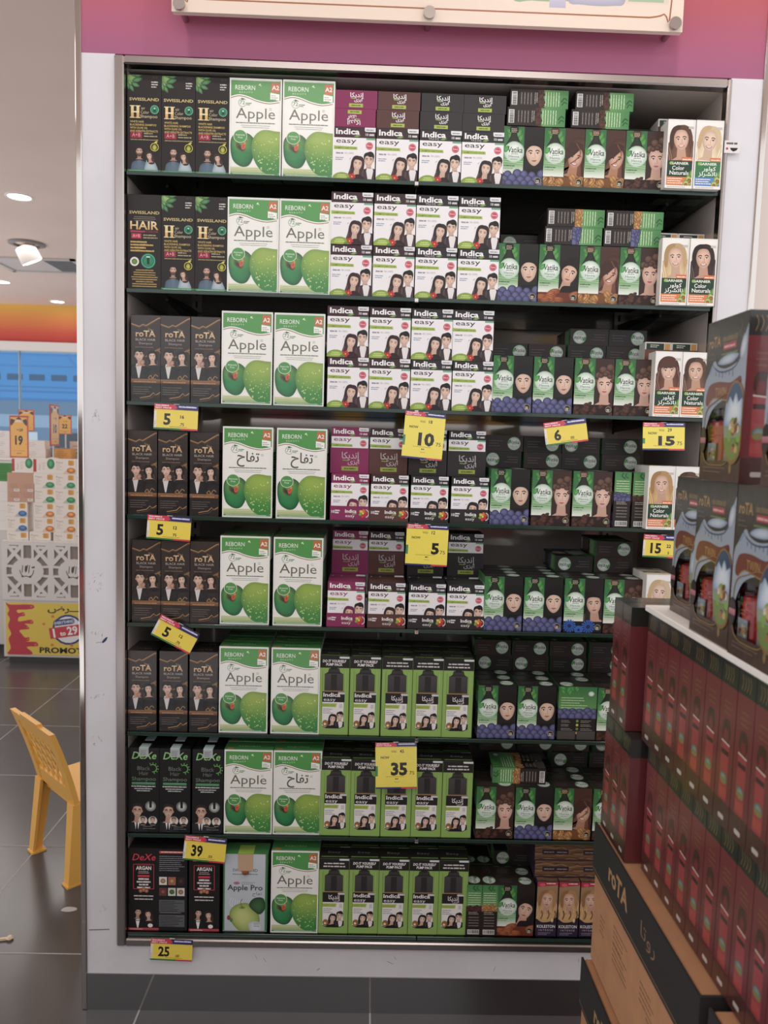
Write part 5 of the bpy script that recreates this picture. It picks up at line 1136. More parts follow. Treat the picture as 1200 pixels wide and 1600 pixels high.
def oval_art():
    w, h = 62, 104; a = Art(w, h); q = [(w/2+30*math.cos(2*math.pi*i/28), h/2+51*math.sin(2*math.pi*i/28)) for i in range(28)]
    a.poly(q, '#8a6a34'); a.push(w/2, h/2, .94); n = 28
    def lay_(y, c, c2):
        pts = [(30*math.cos(2*math.pi*i/60), 51*math.sin(2*math.pi*i/60)) for i in range(60)]; a.poly([p for p in pts if p[1] <= y] or pts, c)
    lay_(99, '#2c4a6e', 0); lay_(26, '#9fb6cc', 0)
    a.blob([(-28, 14), (-16, 34), (-8, 24), (2, 38), (12, 26), (22, 30), (29, 10), (24, -6), (-26, -6)], '#dfe8f0', '#7d9cc0'); lay_(-4, '#8a9a86', 0); lay_(-20, '#6d8a3c', 0)
    r = random.Random(6)
    for k in range(26):
        x, y = r.uniform(-22, 22), r.uniform(-42, 2)
        if (x/28)**2+(y/49)**2 < .8: a.ell(x, y, r.uniform(3, 6), r.uniform(3, 7), r.choice(('#8a4a2a', '#a86a3c', '#5a8a34', '#c9a25a', '#7da83f', '#d8cdb8', '#6a3a26')), n=9, rot=r.uniform(0, 180))
    a.pop(); return a
GW, GD, GH = .108, .040, .203
def gift_detailed():
    g = MB(); t = .0008; y0 = -GD/2
    for a_, b_ in (((-GW/2, GD/2-t, 0), (GW/2, GD/2, GH)), ((-GW/2, y0, 0), (-GW/2+t, GD/2, GH)), ((GW/2-t, y0, 0), (GW/2, GD/2, GH)), ((-GW/2, y0, 0), (GW/2, GD/2, t)), ((-GW/2, y0, GH-t), (GW/2, GD/2, GH))): g.box(a_, b_, '#3a2a24' if a_[1] > 0 else '#56201f')
    # front panel with a window cut out of it
    cx, cz = .046-GW/2, .062; N = 40; inner, outer = [], []
    for i in range(N):
        an = 2*math.pi*i/N; c, s = math.cos(an), math.sin(an); k = (abs(c)**4+abs(s)**4)**(-.25); ix, iz = cx+.038*c*k, cz+.041*s*k
        if s > 0: iz += .006*math.sin((ix-cx)*60)
        inner.append((ix, y0, iz)); ts = []
        if c > 1e-9: ts.append((GW/2-cx)/c)
        if c < -1e-9: ts.append((-GW/2-cx)/c)
        if s > 1e-9: ts.append((GH-cz)/s)
        if s < -1e-9: ts.append((-cz)/s)
        T = min(ts); outer.append((cx+c*T, y0, cz+s*T))
    for i in range(N):
        j = (i+1) % N; f = [outer[i], outer[j], inner[j], inner[i]]
        a, b = outer[i], outer[j]
        if abs(a[0]-b[0]) > 1e-6 and abs(a[2]-b[2]) > 1e-6:
            cor = (GW/2 if (a[0]+b[0])/2 > cx else -GW/2, y0, GH if (a[2]+b[2])/2 > cz else 0); f = [outer[i], cor, outer[j], inner[j], inner[i]]
        g.face(f, '#4a352c')
    g.art(twin_front(), (-GW/2, y0, 0), (1, 0, 0), (0, 0, 1)); g.art(twin_lower(), (-GW/2, y0, 0), (1, 0, 0), (0, 0, 1))
    sd = art_twin_side(); g.art(sd, (GW/2, y0, 0), (0, 1, 0), (0, 0, 1)); g.art(sd, (-GW/2, GD/2, 0), (0, -1, 0), (0, 0, 1))
    ln = MB(); N_ = len(inner)
    for i in range(N_):
        j = (i+1) % N_; p, q = Vector(inner[i]), Vector(inner[j]); c = Vector((cx, y0, cz)); e = lambda v, k: v+(v-c).normalized()*k+Vector((0, -.0009, 0))
        ln.face([e(p, 0), e(q, 0), e(q, .0016), e(p, .0016)], '#8a6a34')
    parts = [('window_border', ln.data('window_border', 'plastic'))]
    fl = MB(); fl.face([(p[0], y0+.0006, p[2]) for p in inner], '#fff'); parts.append(('window_film', fl.data('window_film', 'clear_film')))
    for bx in (-.023, .021):
        b = MB(); b.lathe([(.0165, .002), (.0172, .004), (.0172, .070), (.016, .074), (.0095, .077)], 18, (bx, -.0018, 0), ['#d42c22', '#d42c22', '#d42c22', '#b5261f'], '#d42c22')
        lab = Art(22, 22); lab.rect(0, 0, 22, 22, '#7d8a86', '#aebdc4'); r = random.Random(int(bx*1e4))
        for k in range(14): lab.ell(r.uniform(2, 20), r.uniform(2, 15), r.uniform(1.6, 3), r.uniform(1.6, 3.4), r.choice(('#8a4a2a', '#5a8a34', '#c9a25a', '#d8cdb8')), n=7)
        b.art(lab, (bx-.011, -.0192, .026), (1, 0, 0), (0, 0, 1)); tx = Art(22, 26); tx.text('roTA', 11, 15, 5, '#d99a52', w=14, al='c'); tx.dashes(5, 9, 12, 2, 4, 1.4, '#d98a5a', al='c'); tx.rect(2, 20, 6, 5, '#2f6a4a'); b.art(tx, (bx-.011, -.0192, .048), (1, 0, 0), (0, 0, 1))
        parts.append(('bottle', b.data('bottle', 'gloss_plastic', False)))
        c = MB(); c.lathe([(.0095, .077), (.0095, .079), (.0168, .080), (.0175, .083), (.0170, .098), (.014, .101)], 18, (bx, -.0018, 0), None, '#151312'); parts.append(('bottle_cap', c.data('bottle_cap', 'gloss_plastic', True)))
    ov = MB(); N = 28; P = [(.036+.026*math.cos(2*math.pi*i/N), y0-.0016, .072+.050*math.sin(2*math.pi*i/N)) for i in range(N)]; P = [(min(p[0], GW/2), p[1], p[2]) for p in P]
    ov.sweep(P, [(p[0], p[1]+.0012, p[2]) for p in P], '#8a6a34'); oa = oval_art(); oa2 = Art(54.9, 104); oa2.P = oa.P; oa2.L = oa.L
    q = MB(); q.art(oa, (.0095, y0-.0016, .023), (.855, 0, 0), (0, 0, .97))
    ov.v += [(min(p[0]-.001, GW/2), p[1], p[2]) for p in q.v]; nb = len(ov.v)-len(q.v); ov.f += [tuple(nb+i for i in f) for f in q.f]; ov.c += q.c; ov.m += q.m
    parts.append(('oval_panel', ov.data('oval_panel', 'printed_film')))
    stk = MB(); N = 20; P = [(-GW/2+.0065+.0085*math.cos(2*math.pi*i/N), y0-.0012, .052+.017*math.sin(2*math.pi*i/N)) for i in range(N)]; P = [(max(p[0], -GW/2), p[1], p[2]) for p in P]; stk.sweep(P, [(p[0], p[1]+.0008, p[2]) for p in P], '#241a1c')
    sa = Art(15, 34); sa.rect(0, 13, 15, 7, '#a8506a', '#c27a8a'); stk.art(sa, (-GW/2, y0-.0013, .035), (1, 0, 0), (0, 0, 1)); parts.append(('round_sticker', stk.data('round_sticker', 'printed_film')))
    KIND['gift'] = ('gift_box', 'box', g.data('gift_box', 'printed_film'), parts, (GW, GD, GH))
gift_detailed()
def side_black(): a = Art(108, 203); a.rect(0, 0, 108, 203, '#6e262b'); a.rect(0, 173, 108, 30, '#25231f'); return a
carton('gift_plain', 'gift_box', 'box', 108, 40, 203, '#6e262b', 'printed_film', side_black(), side_black(), art_twin_side(), art_twin_side(), flat(108, 40, '#2a2724'), '#2a2724')
# packed rows: narrow sides to the aisle (-x)
def tier(z, x0, ys, what, grp):
    for i, y in enumerate(ys):
        M = Matrix.Translation((x0+GW/2, y, z))       # left narrow side faces -x
        put('gift_plain', M, '%s, %s counted from the shelf unit' % (what, ORD[i]), grp)
Z2, Z1 = .7065, .9105
tier(Z2, .424, [-.452-.0415*i for i in range(3)], 'red gift box standing proud in the lower tier', 'red gift boxes in the lower tier'); tier(Z2, .446, [-.590-.0413*i for i in range(11)], 'red gift box packed in the lower tier', 'red gift boxes in the lower tier')
tier(Z1, .424, [-.462-.0415*i for i in range(2)], 'red gift box standing proud in the upper tier', 'red gift boxes in the upper tier'); tier(Z1, .440, [-.575-.0413*i for i in range(11)], 'red gift box packed in the upper tier', 'red gift boxes in the upper tier')
for z, nm in ((Z2, 'lower'), (Z1, 'upper')):
    for i in range(6): put('gift_plain', Matrix.Translation((.625+(i % 3)*.112, -.50-(i//3)*.36, z)), 'red gift box hidden inside the %s tier' % nm, 'red gift boxes hidden inside the %s tier' % nm)
g = MB(); zb = Z1+.2034; g.box((.437, -1.05, zb), (.90, -.545, zb+.009), '#efe9e4', .001); tag(g.build('foam_sheet', 'foam_board'), 'white foam sheet lying on the red gift boxes', 'sheet')
def front_left(x, y, z, lab, grp, rz=-90):
    put('gift', Matrix.Translation((x, y, z)) @ Matrix.Rotation(math.radians(rz), 4, 'Z') @ Matrix.Translation((0, GD/2, 0)), lab, grp)
zl = zb+.0091; GR = 'gift boxes facing the aisle on the foam sheet'
front_left(.462, -.632, zl, 'windowed gift box farthest back on the foam sheet, mostly hidden by the next', GR); front_left(.441, -.752, zl, 'windowed gift box in the middle of the foam sheet row', GR)
front_left(.438, -.868, zl, 'windowed gift box at the near end of the foam sheet row', GR); front_left(.438, -.984, zl, 'windowed gift box just outside the picture edge', GR)
zt = zl+GH+.0006; front_left(.438, -.758, zt, 'topmost windowed gift box, red narrow side turned to the viewer', 'gift boxes of the topmost layer'); front_left(.438, -.916, zt, 'topmost windowed gift box cut by the picture edge', 'gift boxes of the topmost layer')
# shipping cartons
def ship(x0, x1, y0, y1, z0, z1, lab, nm='lower'):
    o = tag(empty('shipping_carton', ((x0+x1)/2, (y0+y1)/2, z0)), lab, 'carton', 'brown shipping cartons under the gift boxes'); W_, D_, H_ = (x1-x0)/2, (y1-y0)/2, z1-z0
    g = MB(); g.box((-W_, -D_, 0), (W_, D_, H_-.002), '#b98556', .003)
    a = Art(D_*2000, H_*1000); h = a.h; L = a.w
    for k, (x, y, w_) in enumerate(((L*.26, h*.52, 70), (L*.26, h*.40, 80), (L*.55, h*.5, 60), (L*.1, h*.42, 30))): a.dashes(x, y, w_, 4, 9, 3, '#8a5c3a', seed=k+3)
    for k in range(6): a.dashes(L*.62, h*.36-k*14, 50, 1, 3, 3, '#8a5c3a')
    g.art(a, (-W_, D_, 0), (0, -1, 0), (0, 0, 1), 1); g.build('body', ['cardboard', 'printed_matte'], o)
    f = MB(); bh = .088; f.box((-W_-.004, -D_-.002, H_-bh), (-W_-.0002, D_+.002, H_), '#2d2a29', .001); b = Art(D_*2000+4, bh*1000)
    b.rect(0, 0, b.w, b.h, '#2d2a29'); b.line([(0, 6), (b.w-30, 6), (b.w-8, 14), (b.w, 22)], 1.6, '#8a6a42'); b.text('roTA', b.w*.20, 32, 30, '#b08555', w=92, bold=.03); b.text(AR['rota'], b.w*.55, 36, 22, '#8a6a42', w=56)
    f.art(b, (-W_-.004, D_+.002, H_-bh), (0, -1, 0), (0, 0, 1)); f.build('printed_flap', 'printed_matte', o)
    e = MB(); e.box((-W_-.004, -D_-.004, H_-bh), (W_, -D_-.0003, H_), '#2d2a29', .001); e.build('end_flap', 'printed_matte', o)
    return o
ship(.421, .90, -.845, -.425, .4525, .706, 'brown carton with black printed band right under the lower red tier'); ship(.410, .90, -.845, -.425, .1985, .452, 'brown carton with black printed band, lower one, standing beneath another')
ship(.414, .90, -.845, -.425, 0, .198, 'lowest brown carton on the floor tiles'); ship(.425, .90, -1.30, -.868, .4525, .706, 'brown carton at the near corner, black rim just showing')
ship(.425, .90, -1.30, -.868, .1985, .452, 'brown carton hidden low at the near corner'); ship(.425, .90, -1.30, -.868, 0, .198, 'brown carton on the floor at the near corner')

# ------------------------------------------------------------------ left: promotion bin with soap boxes
YB = 2.73; pA, pB = at(3, 845, YB), at(60, 845, YB); bz = pB.z; bx0, bx1 = pA.x, pA.x+.84
bn = tag(empty('display_bin', ((bx0+bx1)/2, YB+.35, 0)), 'white lattice-fronted promotion bin with yellow and red banner', 'display bin'); ox, oy = bn.location.x, bn.location.y
g = MB(); g.box((bx0-ox, .006-.35, .04), (bx1-ox, .35, bz-.037), '#d9d2cd'); g.box((bx0-ox+.03, -.34, 0), (bx1-ox-.03, .33, .04), '#3a3838')
g.build('body', 'plastic', bn)
g = MB()
for a_, b_ in (((bx0-ox, -.344, bz-.037), (bx1-ox, -.334, bz)), ((bx0-ox, .34, bz-.037), (bx1-ox, .35, bz)), ((bx0-ox, -.334, bz-.037), (bx0-ox+.01, .34, bz)), ((bx1-ox-.01, -.334, bz-.037), (bx1-ox, .34, bz))): g.box(a_, b_, '#e0d9d4')
g.build('rim', 'plastic', bn)
def pX(px, py): return at(px, py, YB)
zt_, zm_, zl_ = bz, at(60, 937, YB).z, at(60, 1022, YB).z
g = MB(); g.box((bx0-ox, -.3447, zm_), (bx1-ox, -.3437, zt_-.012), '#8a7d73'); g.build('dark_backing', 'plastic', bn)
# lattice: white strips standing 14 mm proud of the dark inside
g = MB(); y0, y1 = -.354, -.3448; WH = '#d8d1cc'
def bar(a, b, w):
    bar.n += 1; yf = y0+bar.n*1.6e-5; (xa, za), (xb, zb2) = a, b; d = math.hypot(xb-xa, zb2-za); nx, nz = -(zb2-za)/d*w/2, (xb-xa)/d*w/2
    q = [(xa+nx, za+nz), (xa-nx, za-nz), (xb-nx, zb2-nz), (xb+nx, zb2+nz)]; g.sweep([(p[0]-ox, yf, p[1]) for p in q], [(p[0]-ox, y1+bar.n*1e-6, p[1]) for p in q], WH)
bar.n = 0
hgt = zt_-.012-zm_; pw = .272
for k in range(3):
    xa = bx0+.012+k*pw; xb = xa+pw; mx = (xa+xb)/2; mz = zm_+hgt/2
    bar((xa, zm_), (xa, zm_+hgt), .026); bar((xa, zm_+.006), (xb, zm_+.006), .02); bar((xa, zm_+hgt-.006), (xb, zm_+hgt-.006), .02)
    for sx in (-1, 1):
        for sz in (-1, 1):
            c = (mx+sx*.075, mz+sz*.08); cor = (mx+sx*pw/2, mz+sz*hgt/2)
            bar((mx+sx*.02, cor[1]), (cor[0], mz+sz*.035), .023); bar((mx+sx*.125, cor[1]-sz*.025), (mx+sx*.125, mz+sz*.06), .017); bar((mx+sx*.06, mz+sz*(hgt/2-.028)), (mx+sx*.128, mz+sz*(hgt/2-.028)), .017)
            bar((mx+sx*.035, mz+sz*.06), (cor[0], cor[1]), .020); bar((mx+sx*.03, cor[1]), (mx+sx*.03, mz+sz*.07), .014); bar((cor[0], mz+sz*.03), (mx+sx*.07, mz+sz*.025), .014)
    q = [(mx+.094*math.cos(2*math.pi*i/20), mz+.078*math.sin(2*math.pi*i/20)) for i in range(20)]; g.sweep([(p[0]-ox, y0-.001, p[1]) for p in q], [(p[0]-ox, y1, p[1]) for p in q], WH)
    em = Art(110, 90); K = '#4a423e'
    em.line([(28, 80), (24, 36)], 5, K); em.line([(44, 78), (40, 46)], 4, K); em.poly([(42, 72), (60, 84), (52, 44), (42, 36)], K); em.line([(68, 80), (62, 34)], 5, K); em.poly([(78, 70), (96, 76), (100, 66), (82, 62)], K)
    em.line([(10, 52), (16, 32), (30, 14), (48, 16), (66, 12), (84, 26), (92, 52)], 5, K, True); em.ell(26, 14, 7, 6, K); em.ell(70, 12, 8, 6, K)
    g.art(em, (mx-.055-ox, y0-.001, mz-.045), (1, 0, 0), (0, 0, 1))
g.build('lattice_panel', 'plastic', bn)
def banner():
    p0, p1 = at(9, 941, YB), at(9, 1022, YB); w, h = (bx1-p0.x)*1000, (p0.z-p1.z)*1000; a = Art(w, h); a.rect(0, 0, w, h, '#dfc02a')
    a.blob([(0, h), (30, h*.96), (150, h*.97), (165, h*.9), (120, h*.87), (66, h*.86), (74, h*.8), (104, h*.82), (112, h*.75), (80, h*.73), (70, h*.66), (86, h*.64), (150, h*.68), (158, h*.6), (110, h*.6), (126, h*.56), (136, h*.5), (80, h*.47), (92, h*.4), (112, h*.33), (134, h*.34), (136, h*.27), (116, h*.25), (176, h*.25), (184, h*.17), (120, h*.15), (150, h*.06), (140, 0), (10, 0), (26, h*.12), (14, h*.3), (30, h*.4), (12, h*.55), (24, h*.68), (10, h*.78), (20, h*.86)], '#c0283a', n=3)
    for (x, y) in ((150, .93), (102, .78), (150, .64), (126, .53), (128, .3), (172, .2)): a.ell(x, h*y, 7, 5, '#e8604a')
    a.text(AR['sale'], 245, h*.85, 34, '#1c1812', w=330, bold=.02)
    cx, cy = 365, h*.5; a.ell(cx, cy, 94, 92, '#2a3f7a'); a.ell(cx, cy, 82, 80, '#e6e2e4'); a.push(cx, cy, 1, 9); a.rrect(-80, 32, 125, 34, 14, '#2a3f7a'); a.text('EVERYTHING', -18, 40, 17, '#e9e6ea', w=112, al='c', bold=.02); a.rect(-112, -42, 240, 66, '#c8323e'); a.text('1', -92, -34, 50, '#f4eceb', bold=.03); a.text('to', -52, -30, 26, '#f4eceb', bold=.03); a.text('29', -8, -30, 46, '#f4eceb', w=62, bold=.03); a.text('SAR', 62, -26, 16, '#f4eceb', w=34, bold=.02); a.pop()
    for (x, y) in ((275, .75), (222, .6), (270, .2), (385, .2)): a.ell(x, h*y, 10, 9, '#d8762c', n=7)
    a.text('PROMOTION', 195, h*.045, 32, '#1c1812', w=365, bold=.035)
    g = MB(); g.box((p0.x-ox, -.352, p1.z), (bx1-ox-.02, -.347, p0.z), '#dfc02a'); g.art(a, (p0.x-ox, -.352, p1.z), (1, 0, 0), (0, 0, 1)); g.build('banner', 'printed_film', bn)
banner()
SW_, SD_, SH_ = 124, 70, 86
def soap(col, turned=False):
    a = Art(SW_, SH_); a.rect(0, 0, SW_, SH_, '#e9ded2'); dk = mul(col, .55)
    if turned:
        a.rect(0, 8, 16, 74, '#c03a3a'); a.text('Pears', 40, 20, 13, '#b5a58f', rot=90, w=36); a.dashes(50, 60, 24, 5, 9, 3, '#c5b6a2'); a.ell(100, 56, 22, 30, col, dk, off=(-.2, .3)); a.ell(98, 60, 11, 19, mul(col, 1.5), col)
    else:
        a.text('Pears', 10, 60, 13, '#9a8a78', w=40); a.dashes(10, 50, 34, 4, 9, 3, '#bdb0a0'); a.rrect(80, 50, 34, 30, 5, '#e0a43a'); a.dashes(83, 72, 27, 4, 7, 3, '#a8702a'); a.blob([(52, 4), (70, 22), (96, 34), (118, 28), (122, 2), (60, -4)], mix(col, '#e9ded2', .55)); a.ell(96, 20, 25, 17, col, dk, off=(-.2, .4)); a.ell(96, 23, 16, 9, mul(col, 1.5), col)
    return a
for key, c in (('green', '#3f9a63'), ('orange', '#e08a34'), ('blue', '#4a78b0')): carton('soap_'+key, 'soap_box', 'box', SW_, SD_, SH_, '#e2d6ca', 'printed_card', soap(c))
carton('soap_turned', 'soap_box', 'box', SW_, SD_, SH_, '#e2d6ca', 'printed_card', soap('#3f9a63', True))
def shrink():
    a = Art(242, 172); a.rect(0, 0, 242, 172, '#c08a6a')
    for i in range(2):
        for j in range(2): a.dashes(12+i*121, 76+j*86, 96, 5, 9, 3, '#a06a4c', al='c'); a.rect(60+i*121, 12+j*86, 46, 20, '#e6ddd3'); a.dashes(66+i*121, 20+j*86, 34, 1, 4, 6, '#4a423e')
    a.line([(121, 0), (121, 172)], 2, '#a87050'); a.line([(0, 86), (242, 86)], 2, '#a87050'); return a
carton('shrink', 'shrink_pack', 'box', 158, SD_, 172, '#c08a6a', 'printed_film', shrink(), k=0.001*158/242)
bf = bz-.036; cols = [19+17, 69.5, 102, 134]
soaps = [(0, [('blue', 27), ('orange', 62), ('orange', 99.5), ('orange', 133)]), (1, [('blue', 26), ('orange', 68.5), ('orange', 102), ('orange', 135)]), (2, [('blue', 26), ('orange', 69), ('orange', 102), ('orange', 135)]),
         (3, [(None, 0), ('green', 69.5), ('green', 102), ('green', 135)]), (4, [(None, 0), ('green', 69.5), ('green', 102), ('green', 135)]), (5, [('turned', 36), ('turned', 70), ('orange', 102.5), ('orange', 136)])]
LV = ['half sunk in the bin', 'in the second layer', 'in the third layer', 'in the fourth layer', 'in the fifth layer', 'on top of the stack']
for lv, row in soaps:
    for i, (c, px) in enumerate(row):
        if c is None: continue
        z = bf+lv*.0863; x = at(px, 780, YB+.02).x
        stand('soap_'+c, x, YB+.02, z, 'white soap box with %s oval%s, %s column, %s' % (c if c != 'turned' else 'upright green', '', ORD[i], LV[lv]), 'soap boxes on the promotion bin', rz=0)
z = bf+3*.0863; stand('shrink', at(33, 780, YB+.02).x, YB+.02, z, 'tan shrink-wrapped pack of four boxes among the soap boxes', None)
# second counter behind, holding more goods and the price boards
YC = 3.52; cz = at(60, 716, YC).z; cx0, cx1 = at(-60, 716, YC).x, at(60, 716, YC).x+.75
ct = tag(empty('display_counter', ((cx0+cx1)/2, YC+.4, 0)), 'pale counter behind the soap bin holding more boxes and price boards', 'counter')
g = MB(); hw = (cx1-cx0)/2; g.box((-hw, -.4, .06), (hw, .4, cz-.02), '#cfc8c4', .004); g.build('body', 'plastic', ct); g = MB(); g.box((-hw-.01, -.41, cz-.02), (hw+.01, .41, cz), '#e2dcd8', .003); g.build('counter_top', 'plastic', ct); g = MB(); g.box((-hw+.04, -.36, 0), (hw-.04, .36, .06), '#3a3838'); g.build('kick_board', 'plastic', ct)
def blk(key, name, w, d, h, col, lines='#b5aaa0'):
    a = Art(w, h); a.rect(0, 0, w, h, col); a.dashes(w*.1, h*.7, w*.7, 3, h*.2, h*.06, lines); carton(key, name, 'box', w, d, h, col, 'printed_card', a, top=flat(w, d, mul(col, .95)), lid=col)
blk('white_pack', 'goods_box', 150, 90, 60, '#e3ddd8'); blk('green_pack', 'goods_box', 120, 80, 55, '#3f8a3c', '#2a6a2c'); blk('big_pack', 'goods_box', 200, 120, 120, '#dccfc2', '#a89a8a'); blk('orange_pack', 'goods_box', 110, 80, 68, '#d9963a', '#a8661c'); blk('grey_pack', 'goods_box', 140, 80, 70, '#8a93a0', '#d5d9de')
for i, (key, px, lv, h, lab) in enumerate((('white_pack', 4, 0, 60, 'white goods box at the far left of the counter, lowest'), ('white_pack', 4, 1, 60, 'white goods box stacked second at the far left of the counter'), ('white_pack', 5, 2, 60, 'white goods box topping the pile at the far left of the counter'),
        ('white_pack', 54, 0, 60, 'white goods box behind the 19 board, lower'), ('white_pack', 53, 1, 60, 'white goods box behind the 19 board, upper'), ('grey_pack', 78, 0, 71, 'grey goods box between the edge-on board and the 19 board'), ('orange_pack', 98, 0, 68, 'orange goods box beside the tall pale box'), ('big_pack', 122, 0, 120, 'tall pale goods box by the chrome wall corner'))):
    stand(key, at(px, 700, YC+.05).x, YC+(.16 if key in ('grey_pack', 'big_pack') else .05), cz+lv*(h+.3)/1000, lab, 'goods boxes on the rear counter')
# low pale counter left of the bin with two green packs
YD = 2.95; x1 = bx0-.02; dz_ = at(5, 745, YD).z; dt = tag(empty('display_counter', (x1-.35, YD+.27, 0)), 'white counter at the picture edge beside the lattice bin', 'counter')
g = MB(); g.box((-.35, -.27, .05), (.35, .27, dz_-.33), '#cdc6c2', .004); g.build('body', 'plastic', dt); g = MB(); g.box((-.33, -.25, 0), (.33, .25, .05), '#3a3838'); g.build('kick_board', 'plastic', dt)
for lv in range(5): 
    stand('white_pack', at(2, 780, YD-.0).x-.03, YD+.01, dz_-.3295+lv*.0604, 'white goods box in the pile under the green packs, %s from below' % ORD[lv], 'white goods boxes under the green packs')
for lv in range(2): stand('green_pack', at(9, 720, YD-.0).x-.0, YD+.012, dz_-.3295+5*.0604+lv*.0555, 'green goods pack, %s of two beside the 19 board' % ('lower', 'upper')[lv], 'green goods packs beside the board')
def board_art(n, w, h):
    a = Art(w, h); a.rect(0, 0, w, h, '#c2362c'); a.rect(w*.06, h*.04, w*.88, h*.92, '#e8a92c'); a.blob([(w*.08, h*.92), (w*.3, h*.9), (w*.5, h*.97), (w*.7, h*.9), (w*.92, h*.92), (w*.92, h*.76), (w*.7, h*.86), (w*.5, h*.9), (w*.3, h*.86), (w*.08, h*.76)], '#54332c'); a.dashes(w*.2, h*.88, w*.6, 2, h*.035, h*.025, '#e3d2c0', al='c')
    a.dashes(w*.38, h*.655, w*.12, 1, 3, h*.022, '#7a5a1c'); a.text('29', w*.62, h*.63, h*.06, '#2a2018', al='c', bold=.03)
    if n: a.text(n, w*.5, h*.32, h*.2, '#1d1712', al='c', bold=.04, w=w*.42)
    a.rect(w*.86, h*.32, w*.03, h*.02, '#3a2a1c'); a.line([(w*.15, h*.17), (w*.85, h*.17)], 1.5, '#8a5a1c'); a.dashes(w*.38, h*.1, w*.24, 1, 3, h*.02, '#7a5a1c'); return a
def board(px0, px1, py0, py1, Y, n, lab, foot, rz=0.0, w=None):
    p, q = at(px0, py0, Y), at(px1, py1, Y); W_ = w or q.x-p.x; H_ = p.z-q.z; o = tag(empty('price_board', ((p.x+q.x)/2, Y, foot), math.radians(rz)), lab, 'price board', 'red-edged price boards on poles'); zb = q.z-foot
    g = MB(); g.box((-W_/2, -.004, zb), (W_/2, .004, zb+H_), '#c2362c', .001); b = board_art(n, W_*1000, H_*1000); g.art(b, (-W_/2, -.004, zb), (1, 0, 0), (0, 0, 1)); g.art(b, (W_/2, .004, zb), (-1, 0, 0), (0, 0, 1)); g.build('board', 'printed_film', o)
    k = MB(); k.tube((0, .009, 0), (0, .009, zb+H_*.5), .005, 10, '#d5d0cc'); k.build('pole', 'plastic', o); f = MB(); f.lathe([(.035, 0), (.035, .004), (.008, .010)], 16, (0, .009, 0), col='#d5d0cc'); f.build('foot', 'plastic', o)
board(15, 45, 649, 716, YB+.13, '19', 'red-edged price board reading 19, nearest and leftmost', bf+3*.0863+.0862*2+.001 if False else bz-.036)
board(29, 54, 640, 674, YC+.2, None, 'red-edged price board half hidden behind the 19 board', cz); board(78, 92, 632, 697, YC+.01, '10', 'red-edged price board seen nearly edge-on', cz, 97, .2); board(91, 112, 648, 679, YC+.31, '22', 'red-edged price board reading 22', cz)

# ------------------------------------------------------------------ yellow child's chair
ch = tag(empty('plastic_chair', (-.968, .592, 0), math.radians(-45)), 'small yellow plastic chair with lattice back, half hidden by the wall', 'chair'); YL = '#f2b233'
def prism(path, prof, col=YL):
    """sweep a rectangular section along path; prof: list of (half width x, half depth y)"""
    g = MB(); rings = []
    for p, (hx, hy) in zip(path, prof): rings.append([(p[0]-hx, p[1]-hy, p[2]), (p[0]+hx, p[1]-hy, p[2]), (p[0]+hx, p[1]+hy, p[2]), (p[0]-hx, p[1]+hy, p[2])])
    for a, b in zip(rings, rings[1:]): g.sweep(a, b, col)
    return g
for sx in (-1, 1):
    g = MB()
    A = [[(sx*.150, -.012), (sx*.150, .028), (sx*.143, .028), (sx*.143, -.004), (sx*.118, -.004), (sx*.118, -.012)], [(sx*.142, .008), (sx*.142, .063), (sx*.135, .063), (sx*.135, .018), (sx*.100, .018), (sx*.100, .008)]]
    g.sweep([(x, y, .002) for x, y in A[0]], [(x, y, .25) for x, y in A[1]], YL); g.box((min(sx*.152, sx*.112), -.016, 0), (max(sx*.152, sx*.112), .030, .006), YL); g.build('leg', 'plastic', ch)
    g = MB(); A = [[(sx*.148, .34), (sx*.148, .30), (sx*.141, .30), (sx*.141, .332), (sx*.118, .332), (sx*.118, .34)], [(sx*.140, .31), (sx*.140, .25), (sx*.133, .25), (sx*.133, .30), (sx*.100, .30), (sx*.100, .31)]]
    g.sweep([(x, y, 0) for x, y in A[0]], [(x, y, .25) for x, y in A[1]], YL); g.build('leg', 'plastic', ch)
g = MB(); P = [(-.135, .028), (.135, .028), (.148, .30), (.13, .325), (-.13, .325), (-.148, .30)]; g.sweep([(x, y, .246) for x, y in P], [(x, y, .256) for x, y in P], YL); g.sweep([(x*.97, .06+(y-.06)*.97, .222) for x, y in P], [(x, y, .246) for x, y in P], YL); g.build('seat', 'plastic', ch, bevel=.003)
g = MB()
def bk(x, t): return (x*(1+.09*t), .022-.055*t-.02*t*t, .248+.235*t)     # curved plane of the back
def bkbar(a, b, w, d=.010):
    (x0, t0), (x1, t1) = a, b; n = max(1, int(abs(t1-t0)*6)+1)
    for i in range(n):
        u0, u1 = i/n, (i+1)/n; P = []
        for u in (u0, u1): P.append((x0+(x1-x0)*u, t0+(t1-t0)*u))
        dx, dt = (P[1][0]-P[0][0]), (P[1][1]-P[0][1])*.24; L = math.hypot(dx, dt) or 1; nx, nt = -dt/L*w/2, dx/L*w/2/.24
        q = [bk(P[0][0]+nx, P[0][1]+nt), bk(P[0][0]-nx, P[0][1]-nt), bk(P[1][0]-nx, P[1][1]-nt), bk(P[1][0]+nx, P[1][1]+nt)]
        g.sweep([(x, y-d/2, z) for x, y, z in q], [(x, y+d/2, z) for x, y, z in q], YL)
for sx in (-1, 1): bkbar((sx*.122, 0), (sx*.122, .96), .034, .016)
bkbar((-.138, .97), (-.045, .97), .03, .016); bkbar((.138, .97), (.045, .97), .03, .016); bkbar((-.06, .985), (.06, .985), .042, .016); bkbar((-.11, .86), (.11, .86), .03, .012); bkbar((-.115, .1), (.115, .1), .05, .012)
